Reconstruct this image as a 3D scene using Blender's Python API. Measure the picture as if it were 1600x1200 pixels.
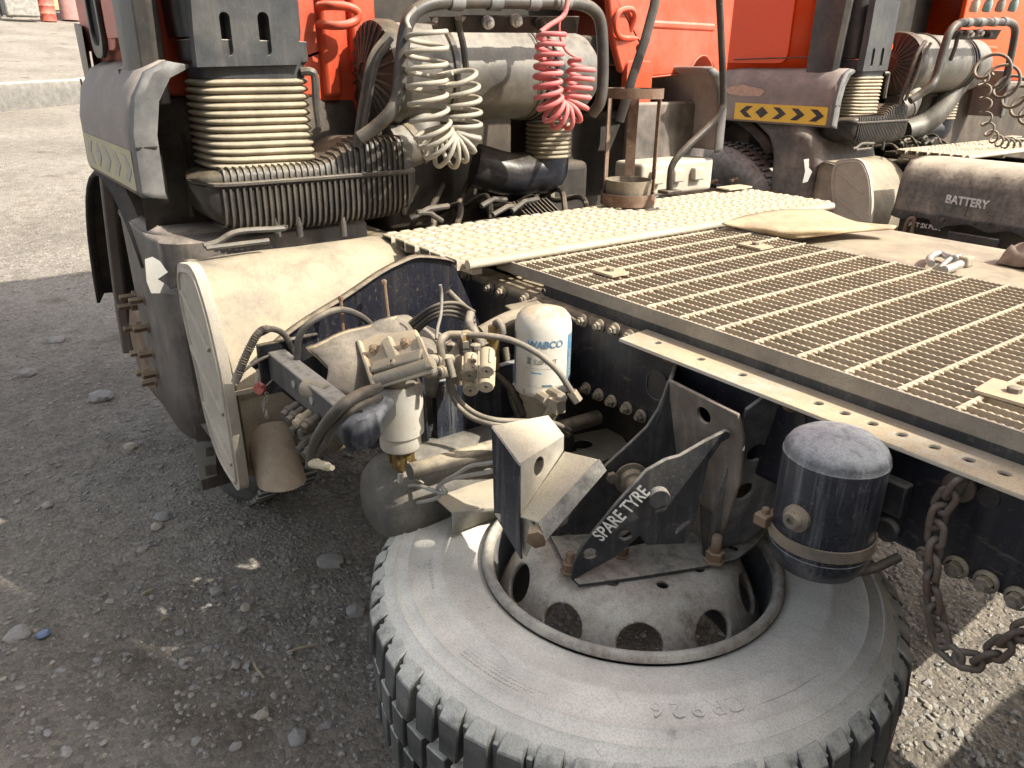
import bpy, bmesh, math, random
from mathutils import Vector, Matrix, noise as mnoise
random.seed(7)
for o in list(bpy.data.objects): bpy.data.objects.remove(o)
scene = bpy.context.scene
COL = scene.collection
R = math.radians
# ------------------------------------------------------------------ camera
F_PX, YAW, PITCH, ROLL = 1189.34, R(36.647), R(22.685), R(-0.6008)
CAM = Vector((0, 0, 1.6))
_f = Vector((math.cos(YAW)*math.cos(PITCH), -math.sin(YAW)*math.cos(PITCH), -math.sin(PITCH)))
_r = Vector((-math.sin(YAW), -math.cos(YAW), 0))
_d = _f.cross(_r)
RT = math.cos(ROLL)*_r + math.sin(ROLL)*_d
DN = -math.sin(ROLL)*_r + math.cos(ROLL)*_d
camd = bpy.data.cameras.new('camera'); cam = bpy.data.objects.new('camera', camd); COL.objects.link(cam)
camd.sensor_fit = 'HORIZONTAL'; camd.sensor_width = 36; camd.lens = F_PX/1600*36
camd.clip_start = 0.05; camd.clip_end = 3000
m3 = Matrix((RT, -DN, -_f)).transposed()
cam.matrix_world = Matrix.Translation(CAM) @ m3.to_4x4()
scene.camera = cam
# ------------------------------------------------------------------ sky and sun
SUN_TO = Vector((-0.90, -0.50, 1.0)).normalized()
world = bpy.data.worlds.new('World'); scene.world = world; world.use_nodes = True
wn = world.node_tree; wn.nodes.clear()
wo = wn.nodes.new('ShaderNodeOutputWorld'); wb = wn.nodes.new('ShaderNodeBackground'); ws = wn.nodes.new('ShaderNodeTexSky')
ws.sky_type = 'NISHITA'; ws.sun_disc = False
ws.sun_elevation = math.asin(SUN_TO.z); ws.sun_rotation = math.atan2(SUN_TO.x, SUN_TO.y)
ws.dust_density = 3.5; ws.ozone_density = .6
wb.inputs[1].default_value = 0.15
hs0 = wn.nodes.new('ShaderNodeHueSaturation'); hs0.inputs['Saturation'].default_value = .42
wn.links.new(ws.outputs[0], hs0.inputs['Color']); wn.links.new(hs0.outputs[0], wb.inputs[0]); wn.links.new(wb.outputs[0], wo.inputs[0])
sl = bpy.data.lights.new('sun', 'SUN'); sl.energy = 3.6; sl.angle = R(0.5); sl.color = (1, .94, .83)
sun = bpy.data.objects.new('sun', sl); COL.objects.link(sun)
sun.rotation_euler = SUN_TO.to_track_quat('Z', 'Y').to_euler(); sun.location = (0, 0, 12)
scene.view_settings.view_transform = 'Standard'; scene.view_settings.look = 'None'
scene.view_settings.exposure = 1.18; scene.view_settings.gamma = 1
scene.view_settings.use_curve_mapping = False

# ------------------------------------------------------------------ helpers
def at(px, py, x=None, y=None, z=None):
    """point of the place seen at photo pixel (px, py) that lies on a given plane"""
    v = _f + (px-800)/F_PX*RT + (py-600)/F_PX*DN
    if x is not None: t = (x-CAM.x)/v.x
    elif y is not None: t = (y-CAM.y)/v.y
    else: t = (z-CAM.z)/v.z
    return CAM + t*v
def V(*a): return Vector(a)
def new_bm(): return bmesh.new()
def catmull(pts, k=6, closed=False):
    pts = [Vector(p) for p in pts]; n = len(pts); out = []
    rng = n if closed else n-1
    for i in range(rng):
        p0 = pts[(i-1) % n] if (closed or i > 0) else pts[0]*2-pts[1]
        p1 = pts[i]; p2 = pts[(i+1) % n]
        p3 = pts[(i+2) % n] if (closed or i+2 < n) else pts[-1]*2-pts[-2]
        for j in range(k):
            t = j/k
            out.append(0.5*((2*p1)+(p2-p0)*t+(2*p0-5*p1+4*p2-p3)*t*t+(3*p1-p0-3*p2+p3)*t**3))
    if not closed: out.append(pts[-1])
    return out
def loft(bm, rings, cap=True, closed=True, wrap=False):
    vr = [[bm.verts.new(p) for p in r] for r in rings]
    n = len(vr[0])
    rr = range(len(vr)) if wrap else range(len(vr)-1)
    for i in rr:
        a, b = vr[i], vr[(i+1) % len(vr)]
        for j in range(n if closed else n-1):
            k = (j+1) % n
            try: bm.faces.new((a[j], a[k], b[k], b[j]))
            except ValueError: pass
    if cap and closed and not wrap:
        bm.faces.new(list(reversed(vr[0]))); bm.faces.new(vr[-1])
    return bm
def frames(pts, closed=False):
    n = len(pts); T = []
    for i in range(n):
        if closed: t = pts[(i+1) % n]-pts[i-1]
        else: t = pts[min(i+1, n-1)]-pts[max(i-1, 0)]
        T.append(t.normalized() if t.length > 1e-9 else V(0, 0, 1))
    u = T[0].orthogonal().normalized(); out = []
    for i in range(n):
        u = (u-T[i]*u.dot(T[i]))
        u = u.normalized() if u.length > 1e-9 else T[i].orthogonal().normalized()
        out.append((u.copy(), T[i].cross(u)))
    return out
def tube(bm, pts, r, n=10, closed=False, rf=None, flat=1.0):
    pts = [Vector(p) for p in pts]; fr = frames(pts, closed); rings = []
    for i, p in enumerate(pts):
        rr = rf(i/(len(pts)-1)) if rf else r
        u, w = fr[i]
        rings.append([p+(u*math.cos(2*math.pi*k/n)+w*flat*math.sin(2*math.pi*k/n))*rr for k in range(n)])
    return loft(bm, rings, cap=not closed, wrap=closed)
def hose(bm, pts, r, k=6, n=8): return tube(bm, catmull(pts, k), r, n)
def axis_frame(ax):
    ax = Vector(ax).normalized(); u = ax.orthogonal().normalized(); return u, ax.cross(u), ax
def lathe(bm, prof, o, ax, n=32, cap=True):
    o = Vector(o); u, w, a = axis_frame(ax)
    rings = [[o+a*h+(u*math.cos(2*math.pi*k/n)+w*math.sin(2*math.pi*k/n))*max(r, 1e-4) for k in range(n)] for r, h in prof]
    return loft(bm, rings, cap=cap)
def box(bm, c, s, rot=None):
    c = Vector(c); h = Vector(s)/2; vs = []
    for dx in (-1, 1):
        for dy in (-1, 1):
            for dz in (-1, 1):
                p = Vector((dx*h.x, dy*h.y, dz*h.z))
                if rot is not None: p = rot @ p
                vs.append(bm.verts.new(c+p))
    for f in ((0, 1, 3, 2), (4, 6, 7, 5), (0, 4, 5, 1), (2, 3, 7, 6), (0, 2, 6, 4), (1, 5, 7, 3)):
        bm.faces.new([vs[i] for i in f])
    return bm
def bar(bm, a, b, w, h, up=(0, 0, 1)):
    a = Vector(a); b = Vector(b); t = (b-a); L = t.length; t.normalize()
    s = t.cross(Vector(up)).normalized(); q = s.cross(t)
    m = Matrix((t, s, q)).transposed()
    return box(bm, (a+b)/2, (L, w, h), m)
def circ(c, r, n=20, ry=None):
    ry = ry or r
    return [(c[0]+r*math.cos(2*math.pi*k/n), c[1]+ry*math.sin(2*math.pi*k/n)) for k in range(n)]
def plate(bm, O, u, v, outline, holes=(), t=0.006):
    """flat sheet with holes, thickness t along u x v"""
    O = Vector(O); u = Vector(u); v = Vector(v); nrm = u.cross(v).normalized()
    b2 = bmesh.new(); edges = []
    for loop in [outline]+list(holes):
        vs = [b2.verts.new(O+u*p[0]+v*p[1]) for p in loop]
        for i in range(len(vs)): edges.append(b2.edges.new((vs[i], vs[(i+1) % len(vs)])))
    bmesh.ops.triangle_fill(b2, use_beauty=True, use_dissolve=False, edges=edges, normal=nrm)
    g = bmesh.ops.extrude_face_region(b2, geom=list(b2.faces))
    for e in g['geom']:
        if isinstance(e, bmesh.types.BMVert): e.co += nrm*t
    bmesh.ops.recalc_face_normals(b2, faces=list(b2.faces))
    join_bm(bm, b2); return bm
def join_bm(bm, b2):
    mp = {v: bm.verts.new(v.co) for v in b2.verts}
    for f in b2.faces:
        try: bm.faces.new([mp[v] for v in f.verts])
        except ValueError: pass
    b2.free()
def plate3(bm, pts, holes3=(), t=0.006, flip=False):
    """sheet through 3D corner points (roughly planar); holes3: list of (centre3d, r or (ru, rv))"""
    pts = [Vector(p) for p in pts]; O = pts[0]
    nrm = Vector((0, 0, 0))
    for i in range(len(pts)):
        a, b = pts[i]-O, pts[(i+1) % len(pts)]-O
        nrm += a.cross(b)
    nrm.normalize()
    if flip: nrm = -nrm
    u = (pts[1]-O); u = (u-nrm*u.dot(nrm)).normalized(); v = nrm.cross(u)
    to2 = lambda p: ((p-O).dot(u), (p-O).dot(v))
    hs = []
    for c, r in holes3:
        c2 = to2(Vector(c)); ru, rv = r if isinstance(r, tuple) else (r, r)
        hs.append(circ(c2, ru, 20, rv))
    return plate(bm, O, u, v, [to2(p) for p in pts], hs, t)
def rrect(cx, cy, ax, ay, r, n=6):
    out = []
    for k, (sx, sy) in enumerate(((1, 1), (-1, 1), (-1, -1), (1, -1))):
        for i in range(n+1):
            a = math.pi/2*(k+i/n)
            out.append((cx+sx*(ax-r)+r*math.cos(a), cy+sy*(ay-r)+r*math.sin(a)))
    return out
def to_mesh(bm, name, sm=38):
    bmesh.ops.recalc_face_normals(bm, faces=list(bm.faces))
    me = bpy.data.meshes.new(name); bm.to_mesh(me); bm.free()
    if sm:
        me.polygons.foreach_set('use_smooth', [True]*len(me.polygons))
        me.set_sharp_from_angle(angle=R(sm))
    return me
def link(name, me, parent=None, mat=None, M=None, label=None, kind=None):
    o = bpy.data.objects.new(name, me); COL.objects.link(o)
    if mat is not None and len(me.materials) == 0: me.materials.append(mat)
    M = M or Matrix.Identity(4)
    if parent is not None:
        o.parent = parent
        if parent.type == 'EMPTY' or parent.get('_loc'): M = Matrix.Translation(-Vector(parent.location)) @ M
    o.matrix_local = M
    if label: o['label'] = label
    if kind: o['kind'] = kind
    return o
def part(name, bm, mat, parent=None, label=None, bevel=0, sm=38, seg=2, kind=None, solid=0):
    me = to_mesh(bm, name, sm); o = link(name, me, parent, mat, None, label, kind)
    if solid:
        s = o.modifiers.new('sheet', 'SOLIDIFY'); s.thickness = solid; s.offset = 0
    if bevel:
        b = o.modifiers.new('edge', 'BEVEL'); b.width = bevel; b.segments = seg; b.limit_method = 'ANGLE'; b.angle_limit = R(40)
    return o
def root(name, loc, label, cat, group=None):
    o = bpy.data.objects.new(name, None); COL.objects.link(o); o.location = loc
    o.empty_display_size = .1
    o['label'] = label; o['category'] = cat
    if group: o['group'] = group
    bpy.context.view_layer.update()
    return o
def tag(o, label, cat, group=None):
    o['label'] = label; o['category'] = cat
    if group: o['group'] = group
    return o
def copy_tree(o, parent=None, skip=()):
    c = o.copy(); COL.objects.link(c); c.parent = parent
    for ch in o.children:
        if ch.name.split('.')[0] not in skip: copy_tree(ch, c, skip)
    return c
def smooth01(t): t = max(0, min(1, t)); return t*t*(3-2*t)

# ------------------------------------------------------------------ materials
DUST = (.46, .365, .235)
MATS = {}
def M_(name, col, rough=.6, metal=0., film=.25, up=.75, dust=DUST, rust=0., streak=0., bump=.2, bs=260, var=.22, spec=.4, splat=0., trans=0.):
    """paint / plastic / metal with settled dust on upward faces, a dust film, streaks and rust spots"""
    m = bpy.data.materials.new(name); m.use_nodes = True; nt = m.node_tree; N = nt.nodes; Lk = nt.links
    b = N['Principled BSDF']
    geo = N.new('ShaderNodeNewGeometry'); sep = N.new('ShaderNodeSeparateXYZ'); Lk.new(geo.outputs['Normal'], sep.inputs[0])
    def nz(scale, detail=5, rg=.6, vec=None):
        t = N.new('ShaderNodeTexNoise'); t.inputs['Scale'].default_value = scale; t.inputs['Detail'].default_value = detail
        t.inputs['Roughness'].default_value = rg; Lk.new(vec or geo.outputs['Position'], t.inputs['Vector']); return t.outputs['Fac']
    def mr(src, a, c, lo, hi):
        t = N.new('ShaderNodeMapRange'); t.inputs[1].default_value = a; t.inputs[2].default_value = c
        t.inputs[3].default_value = lo; t.inputs[4].default_value = hi; Lk.new(src, t.inputs[0]); return t.outputs[0]
    def mth(op, a, c=None, clamp=False):
        t = N.new('ShaderNodeMath'); t.operation = op; t.use_clamp = clamp
        for i, s in enumerate((a, c)):
            if s is None: continue
            if isinstance(s, (int, float)): t.inputs[i].default_value = s
            else: Lk.new(s, t.inputs[i])
        return t.outputs[0]
    def mix(fac, a, c):
        t = N.new('ShaderNodeMix'); t.data_type = 'RGBA'; Lk.new(fac, t.inputs[0])
        for i, s in ((6, a), (7, c)):
            if isinstance(s, tuple): t.inputs[i].default_value = (*s, 1)
            else: Lk.new(s, t.inputs[i])
        return t.outputs[2]
    n1 = nz(7, 6, .65); n2 = nz(38, 5, .65); n3 = nz(bs, 3, .6)
    c = mix(mr(n2, .3, .7, 0, 1), tuple(x*(1-var) for x in col), tuple(min(1, x*(1+var)) for x in col))
    if rust > 0:
        rf = mr(mth('ADD', mth('MULTIPLY', nz(22, 8, .75), .65), mth('MULTIPLY', nz(90, 4, .7), .35)), .62-.3*rust, .70-.25*rust, 0, 1)
        c = mix(rf, c, mix(n2, (.065, .030, .018), (.16, .078, .045)))
    d = mth('MULTIPLY', mr(sep.outputs[2], .1, .8, 0, up), mr(n2, .28, .62, .35, 1.25))
    d = mth('ADD', d, mth('MULTIPLY', mr(n1, .32, .68, .10, 1.9), film))
    if streak > 0:
        sc = N.new('ShaderNodeVectorMath'); sc.operation = 'MULTIPLY'; sc.inputs[1].default_value = (60, 60, 3.0); Lk.new(geo.outputs['Position'], sc.inputs[0])
        d = mth('ADD', d, mth('MULTIPLY', mr(nz(1, 4, .6, sc.outputs[0]), .52, .72, 0, 1), streak))
    if splat > 0:
        d = mth('ADD', d, mth('MULTIPLY', mr(nz(120, 2, .5), .62, .68, 0, 1), splat))
    d = mth('MINIMUM', d, .96, True)
    dc = mix(mr(n1, .3, .7, 0, 1), tuple(x*.74 for x in dust), tuple(min(1, x*1.12) for x in dust))
    dc = mix(mr(nz(330, 2, .5), .38, .56, .32, 0), dc, tuple(x*.35 for x in dust))
    dc = mix(mr(nz(2.3, 4, .6), .55, .75, 0, .35), dc, tuple(x*.55 for x in dust))
    c = mix(d, c, dc)
    gv = N.new('ShaderNodeVectorMath'); gv.operation = 'MULTIPLY'; gv.inputs[1].default_value = (14, 170, 60); Lk.new(geo.outputs['Position'], gv.inputs[0])
    c = mix(mr(nz(1, 3, .55, gv.outputs[0]), .64, .74, 0, .45), c, mix(n1, tuple(x*.25+.004 for x in col), tuple(min(1, x*.5+.05) for x in dust)))
    c = mix(mr(nz(16, 7, .8), .62, .80, 0, .42), c, tuple(x*.34 for x in dust))
    Lk.new(c, b.inputs['Base Color'])
    r_ = N.new('ShaderNodeMapRange'); r_.inputs[3].default_value = rough; r_.inputs[4].default_value = .92; Lk.new(d, r_.inputs[0]); Lk.new(r_.outputs[0], b.inputs['Roughness'])
    if metal:
        Lk.new(mth('MULTIPLY', mth('SUBTRACT', 1.0, d), metal), b.inputs['Metallic'])
    b.inputs['Specular IOR Level'].default_value = spec
    if trans: b.inputs['Transmission Weight'].default_value = trans
    bp = N.new('ShaderNodeBump'); bp.inputs['Strength'].default_value = bump; bp.inputs['Distance'].default_value = .004
    Lk.new(mth('ADD', mth('MULTIPLY', n3, .5), n2), bp.inputs['Height']); Lk.new(bp.outputs[0], b.inputs['Normal'])
    MATS[name] = m; return m
navy = M_('navy_chassis_paint', (.006, .008, .016), .33, film=.016, up=.62, streak=.05, splat=.05)
navy2 = M_('carrier_paint', (.013, .015, .021), .40, film=.075, up=.78, dust=(.38, .35, .29), streak=.10, splat=.08)
tanpaint = M_('tan_dusted_sheet', (.19, .165, .13), .55, film=.50, up=.35, var=.2, bump=.10, rust=.14, streak=.25, dust=(.385, .32, .222))
tanshade = M_('beige_end_plate', (.36, .32, .26), .6, film=.5, up=.5, var=.08, bump=.06, dust=(.52, .46, .36), streak=.2)
galv = M_('galvanised_deck', (.50, .46, .38), .5, metal=.3, film=.3, up=.6, var=.1)
grate = M_('grating_steel', (.37, .305, .22), .9, film=.8, up=.15, dust=(.46, .38, .275), bump=.1)
skirtm = M_('grating_skirt', (.22, .19, .155), .7, film=.5, up=.6, dust=(.36, .31, .24), rust=.15)
blackpl = M_('black_plastic', (.016, .016, .017), .38, film=.045, up=.22, streak=.05, splat=.05)
greypl = M_('grey_plastic', (.036, .036, .037), .40, film=.07, up=.24, splat=.05)
ductm = M_('intake_duct_plastic', (.036, .039, .043), .34, film=.06, up=.85, streak=.09, dust=(.40, .36, .28))
bellm = M_('bellows_rubber', (.20, .175, .125), .6, film=.40, up=.5, bump=.10, dust=(.46, .385, .27))
rubber = M_('hose_rubber', (.035, .035, .036), .5, film=.10, up=.30)
greyhose = M_('grey_hose', (.115, .112, .107), .5, film=.15, up=.32)
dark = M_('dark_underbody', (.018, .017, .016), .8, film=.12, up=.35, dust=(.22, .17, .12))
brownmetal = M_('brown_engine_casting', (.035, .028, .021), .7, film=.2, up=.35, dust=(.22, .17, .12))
redcab = M_('cab_red_paint', (.52, .058, .018), .34, film=.11, up=.6, dust=(.50, .33, .25), var=.06, bump=.03)
redside = M_('dusty_red_side', (.58, .14, .085), .45, film=.28, up=.4, dust=(.42, .32, .27), var=.06, bump=.03)
redvivid = M_('bright_orange_red', (.70, .070, .008), .30, film=.015, up=.2, var=.03, bump=.02)
fairm = M_('taupe_fairing', (.19, .155, .135), .5, film=.35, up=.45, dust=(.37, .315, .265), var=.06, bump=.05, streak=.08)
fairm2 = M_('fairing_edge', (.085, .085, .083), .5, film=.2, up=.4, dust=(.36, .34, .31))
coilw = M_('coil_white_hose', (.31, .30, .265), .5, film=.18, up=.35, var=.12)
coilr = M_('coil_red_hose', (.52, .10, .105), .5, film=.18, up=.25, dust=(.52, .36, .30), var=.05)
coilg = M_('coil_dark_hose', (.06, .06, .062), .45, film=.15, up=.4)
acm = M_('air_cleaner_metal', (.085, .082, .076), .32, metal=.4, film=.15, up=.5, dust=(.37, .335, .27))
rustm = M_('rusty_strap', (.20, .13, .085), .75, film=.2, up=.4, rust=.75, dust=(.4, .32, .24))
rust2 = M_('rusty_chain', (.075, .055, .042), .8, film=.2, up=.4, rust=.5, dust=(.30, .26, .21))
boltm = M_('bolt_steel', (.13, .125, .12), .45, metal=.5, film=.25, up=.5)
boltr = M_('rusty_bolt', (.11, .065, .042), .7, film=.2, up=.45, rust=.6)
tyrem = M_('dusty_tyre', (.16, .158, .15), .85, film=.62, up=.85, dust=(.70, .67, .59), bump=.25, bs=180, var=.2)
tyred = M_('tread_rubber', (.030, .030, .029), .75, film=.12, up=.95, dust=(.54, .53, .47), bump=.4)
rimm = M_('rim_steel', (.34, .315, .27), .6, metal=.1, film=.32, up=.45, dust=(.50, .47, .40), rust=.62)
rimdark = M_('rim_inner', (.05, .056, .065), .45, film=.2, up=.3, dust=(.3, .28, .25))
tankm = M_('air_tank_paint', (.008, .011, .020), .26, film=.05, up=.85, dust=(.40, .40, .39), streak=.34, splat=.10, spec=.5)
strapm = M_('strap_steel', (.17, .15, .125), .5, metal=.4, film=.35, up=.4, rust=.1)
whitef = M_('white_filter', (.62, .60, .53), .4, film=.24, up=.5, var=.05, bump=.04, dust=(.40, .32, .22), streak=.15)
dryerw = M_('dryer_white', (.58, .56, .50), .45, film=.16, up=.75, var=.05, bump=.05)
castm = M_('cast_alloy', (.33, .30, .25), .55, metal=.25, film=.22, up=.7, rust=.08)
nylon = M_('grey_nylon_fitting', (.085, .083, .08), .45, film=.14, up=.5)
brass = M_('dull_brass', (.30, .20, .08), .4, metal=.7, film=.2, up=.5)
amber = M_('amber_bowl', (.20, .13, .035), .18, film=.08, up=.4, trans=.45, dust=(.35, .28, .15))
bluel = M_('label_blue', (.05, .20, .36), .5, film=.2, up=.2)
greyl = M_('label_grey', (.20, .21, .21), .5, film=.25, up=.2)
whitep = M_('white_letter_paint', (.66, .66, .62), .6, film=.14, up=.1, var=.12, dust=(.05, .05, .055), splat=.75)
blackp = M_('black_print', (.018, .018, .022), .5, film=.06, up=.2)
yellowp = M_('yellow_sticker', (.78, .50, .05), .45, film=.04, up=.2, var=.05, bump=.02)
yellowf = M_('faded_sticker', (.50, .44, .24), .6, film=.35, up=.2, var=.05, dust=(.44, .40, .31), bump=.02)
greyf = M_('faded_print', (.36, .35, .32), .6, film=.2, up=.2)
whites = M_('white_sticker', (.33, .34, .33), .5, film=.18, up=.2, var=.05, bump=.02)
cardm = M_('cardboard', (.36, .265, .155), .85, film=.2, up=.35, dust=(.48, .39, .26), bump=.35, var=.2)
clothm = M_('rag_cloth', (.22, .16, .115), .9, film=.2, up=.3, dust=(.4, .32, .25), bump=.4)
tarpm = M_('grey_tarp', (.075, .068, .058), .8, film=.22, up=.35, dust=(.34, .29, .22), bump=.5, var=.4)
redtag = M_('red_plastic', (.45, .05, .05), .45, film=.15, up=.3)
chockm = M_('chock_galvanised', (.44, .42, .37), .42, metal=.45, film=.3, up=.7, dust=(.52, .45, .33), rust=.05, streak=.1)
wirem = M_('bright_wire', (.42, .42, .40), .35, metal=.7, film=.15, up=.3)
exhm = M_('exhaust_steel', (.30, .235, .18), .55, metal=.4, film=.3, up=.3, rust=.12)
muddark = M_('mudguard_plastic', (.040, .037, .035), .45, film=.28, up=.50, dust=(.34, .285, .235), streak=.18)
battm = M_('battery_cover', (.036, .037, .040), .55, film=.06, up=1.2, dust=(.47, .41, .31), streak=.14)
# ------------------------------------------------------------------ ground
def gz(x, y):
    z = 0.0
    if x > 7: z += .055*(x-7)*smooth01((x-7)/4)
    if x > 20: z += .055*(x-20)
    return z if x < 70 else z*.0+.055*63+.055*50
def ground_mat(name='yard_gravel'):
    m = bpy.data.materials.new(name); m.use_nodes = True; nt = m.node_tree; N = nt.nodes; Lk = nt.links; b = N['Principled BSDF']
    geo = N.new('ShaderNodeNewGeometry')
    def nz(s, d=6, r=.6):
        t = N.new('ShaderNodeTexNoise'); t.inputs['Scale'].default_value = s; t.inputs['Detail'].default_value = d; t.inputs['Roughness'].default_value = r
        Lk.new(geo.outputs['Position'], t.inputs['Vector']); return t.outputs['Fac']
    def ramp(src, stops):
        t = N.new('ShaderNodeValToRGB'); e = t.color_ramp.elements
        while len(e) < len(stops): e.new(.5)
        for i, (p, c) in enumerate(stops): e[i].position = p; e[i].color = (*c, 1)
        Lk.new(src, t.inputs[0]); return t.outputs[0]
    def mixc(fac, a, c, mode='MIX'):
        t = N.new('ShaderNodeMix'); t.data_type = 'RGBA'; t.blend_type = mode
        if isinstance(fac, float): t.inputs[0].default_value = fac
        else: Lk.new(fac, t.inputs[0])
        for i, s in ((6, a), (7, c)):
            if isinstance(s, tuple): t.inputs[i].default_value = (*s, 1)
            else: Lk.new(s, t.inputs[i])
        return t.outputs[2]
    big = ramp(nz(.55, 6, .6), [(.32, (.305, .272, .232)), (.5, (.375, .338, .290)), (.68, (.445, .405, .350))])
    mid = ramp(nz(9, 7, .7), [(.3, (.62, .61, .59)), (.7, (1, 1, 1))])
    c = mixc(1.0, big, mid, 'MULTIPLY')
    vo = N.new('ShaderNodeTexVoronoi'); vo.inputs['Scale'].default_value = 62; Lk.new(geo.outputs['Position'], vo.inputs['Vector'])
    c2 = ramp(vo.outputs['Color'], [(.2, (.55, .55, .56)), (.5, (.9, .9, .88)), (.85, (1.25, 1.22, 1.15))])
    c = mixc(.55, c, mixc(1.0, c, c2, 'MULTIPLY'))
    fine = ramp(nz(260, 3, .6), [(.3, (.7, .7, .7)), (.7, (1.15, 1.13, 1.1))])
    c = mixc(1.0, c, fine, 'MULTIPLY')
    oil = ramp(nz(1.7, 3, .5), [(.60, (1, 1, 1)), (.72, (.62, .58, .54))])
    c = mixc(1.0, c, oil, 'MULTIPLY')
    Lk.new(c, b.inputs['Base Color']); b.inputs['Roughness'].default_value = .95; b.inputs['Specular IOR Level'].default_value = .2
    bp = N.new('ShaderNodeBump'); bp.inputs['Strength'].default_value = 1.0; bp.inputs['Distance'].default_value = .016
    h = N.new('ShaderNodeMath'); h.operation = 'ADD'
    Lk.new(nz(60, 6, .75), h.inputs[0])
    mv = N.new('ShaderNodeMath'); mv.operation = 'MULTIPLY'; mv.inputs[1].default_value = -.6; Lk.new(vo.outputs['Distance'], mv.inputs[0]); Lk.new(mv.outputs[0], h.inputs[1])
    Lk.new(h.outputs[0], bp.inputs['Height']); Lk.new(bp.outputs[0], b.inputs['Normal'])
    return m
gm = ground_mat()
def near_h(x, y):
    p = Vector((x, y, 0))
    return .030*mnoise.noise(p*.9)+.014*mnoise.noise(p*3.1)+.010*mnoise.noise(p*9)+.006*mnoise.noise(p*24)
def lines(lo, a, b, hi, st, far):
    out = []; v = a
    while v > lo: out.append(v); v -= max(st, (a-v)*far+st)
    out.append(lo); out.reverse(); v = a+st
    while v < b: out.append(v); v += st
    while v < hi: out.append(v); v += max(st, (v-b)*far+st)
    out.append(hi); return out
xs = lines(-70, -.3, 9.0, 420, .04, .25); ys = lines(-150, -4.2, 2.2, 150, .04, .3)
bm = new_bm(); grid = []
for x in xs:
    row = []
    for y in ys:
        w = smooth01((x+1.5)/1.5)*smooth01((16-x)/7)*smooth01((y+6)/2)*smooth01((4-y)/2)
        row.append(bm.verts.new((x, y, gz(x, y)+(near_h(x, y)*w if w > 0 else 0))))
    grid.append(row)
for i in range(len(xs)-1):
    for j in range(len(ys)-1): bm.faces.new((grid[i][j], grid[i+1][j], grid[i+1][j+1], grid[i][j+1]))
g = part('ground', bm, gm, kind='structure', sm=180)
def gh(x, y):
    w = smooth01((x+1.5)/1.5)*smooth01((16-x)/7)*smooth01((y+6)/2)*smooth01((4-y)/2)
    return gz(x, y)+near_h(x, y)*w
stone_grey = M_('grey_stone', (.27, .265, .26), .85, film=.25, up=.25, dust=(.34, .30, .25), bump=.3, var=.3)
stone_tan = M_('tan_stone', (.40, .355, .295), .85, film=.3, up=.2, dust=(.36, .31, .25), bump=.3, var=.25)
_ico = bmesh.new(); bmesh.ops.create_icosphere(_ico, subdivisions=1, radius=1); _ico.verts.ensure_lookup_table()
IV = [v.co.copy() for v in _ico.verts]; IF = [[v.index for v in f.verts] for f in _ico.faces]; _ico.free()
def scatter(name, n, mat, smin, smax, pw, seed, label):
    rnd = random.Random(seed); vs = []; fs = []
    k = 0
    while k < n:
        x = .2+rnd.random()**1.6*8.3; y = -2.6+rnd.random()*3.6
        cl = mnoise.noise(Vector((x*1.3, y*1.3, seed)))
        if rnd.random() > .45+.9*cl: continue
        s = smin+(smax-smin)*rnd.random()**pw
        rot = Matrix.Rotation(rnd.random()*6.28, 3, 'Z') @ Matrix.Rotation(rnd.random()*.8-.4, 3, 'X')
        sc = (rnd.uniform(.8, 1.5), rnd.uniform(.7, 1.1), rnd.uniform(.35, .7)); b0 = len(vs); z0 = gh(x, y)+s*.15
        for v in IV:
            j = rnd.uniform(.75, 1.15)
            p = rot @ Vector((v.x*sc[0]*j, v.y*sc[1]*j, v.z*sc[2]*j))*s
            vs.append((x+p.x, y+p.y, z0+p.z))
        fs += [[b0+i for i in f] for f in IF]; k += 1
    me = bpy.data.meshes.new(name); me.from_pydata(vs, [], fs); me.materials.append(mat)
    o = link(name, me, kind='stuff'); tag(o, label, 'gravel'); return o
scatter('gravel', 11000, stone_grey, .002, .015, 3.6, 11, 'loose grey gravel scattered over the yard in front of the trucks')
scatter('gravel', 7000, stone_tan, .002, .011, 3.2, 23, 'loose tan pebbles and grit mixed into the dirt of the yard')
def chips():
    rnd = random.Random(5); vs = []; fs = []
    for k in range(16000):
        x = .25+rnd.random()*3.6; y = -2.5+rnd.random()*2.9; s = .0022+.0075*rnd.random()**2.5; z0 = gh(x, y)+s*.2
        b0 = len(vs); a = rnd.random()*6.28; ca, sa = math.cos(a), math.sin(a)
        for (px, py, pz) in ((1.2, 0, 0), (-.3, .9, .1), (-1, -.2, 0), (.1, -.8, 0), (rnd.uniform(-.3, .4), rnd.uniform(-.3, .3), rnd.uniform(.5, .95)), (0, 0, -.5)):
            vs.append((x+s*(px*ca-py*sa), y+s*(px*sa+py*ca), z0+s*pz))
        fs += [[b0+i for i in f] for f in ((0, 1, 4), (1, 2, 4), (2, 3, 4), (3, 0, 4), (1, 0, 5), (2, 1, 5), (3, 2, 5), (0, 3, 5))]
    me = bpy.data.meshes.new('grit'); me.from_pydata(vs, [], fs); me.materials.append(stone_grey)
    tag(link('grit', me, kind='stuff'), 'fine sharp grit covering the dirt close to the spare wheel', 'gravel')
chips()
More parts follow.
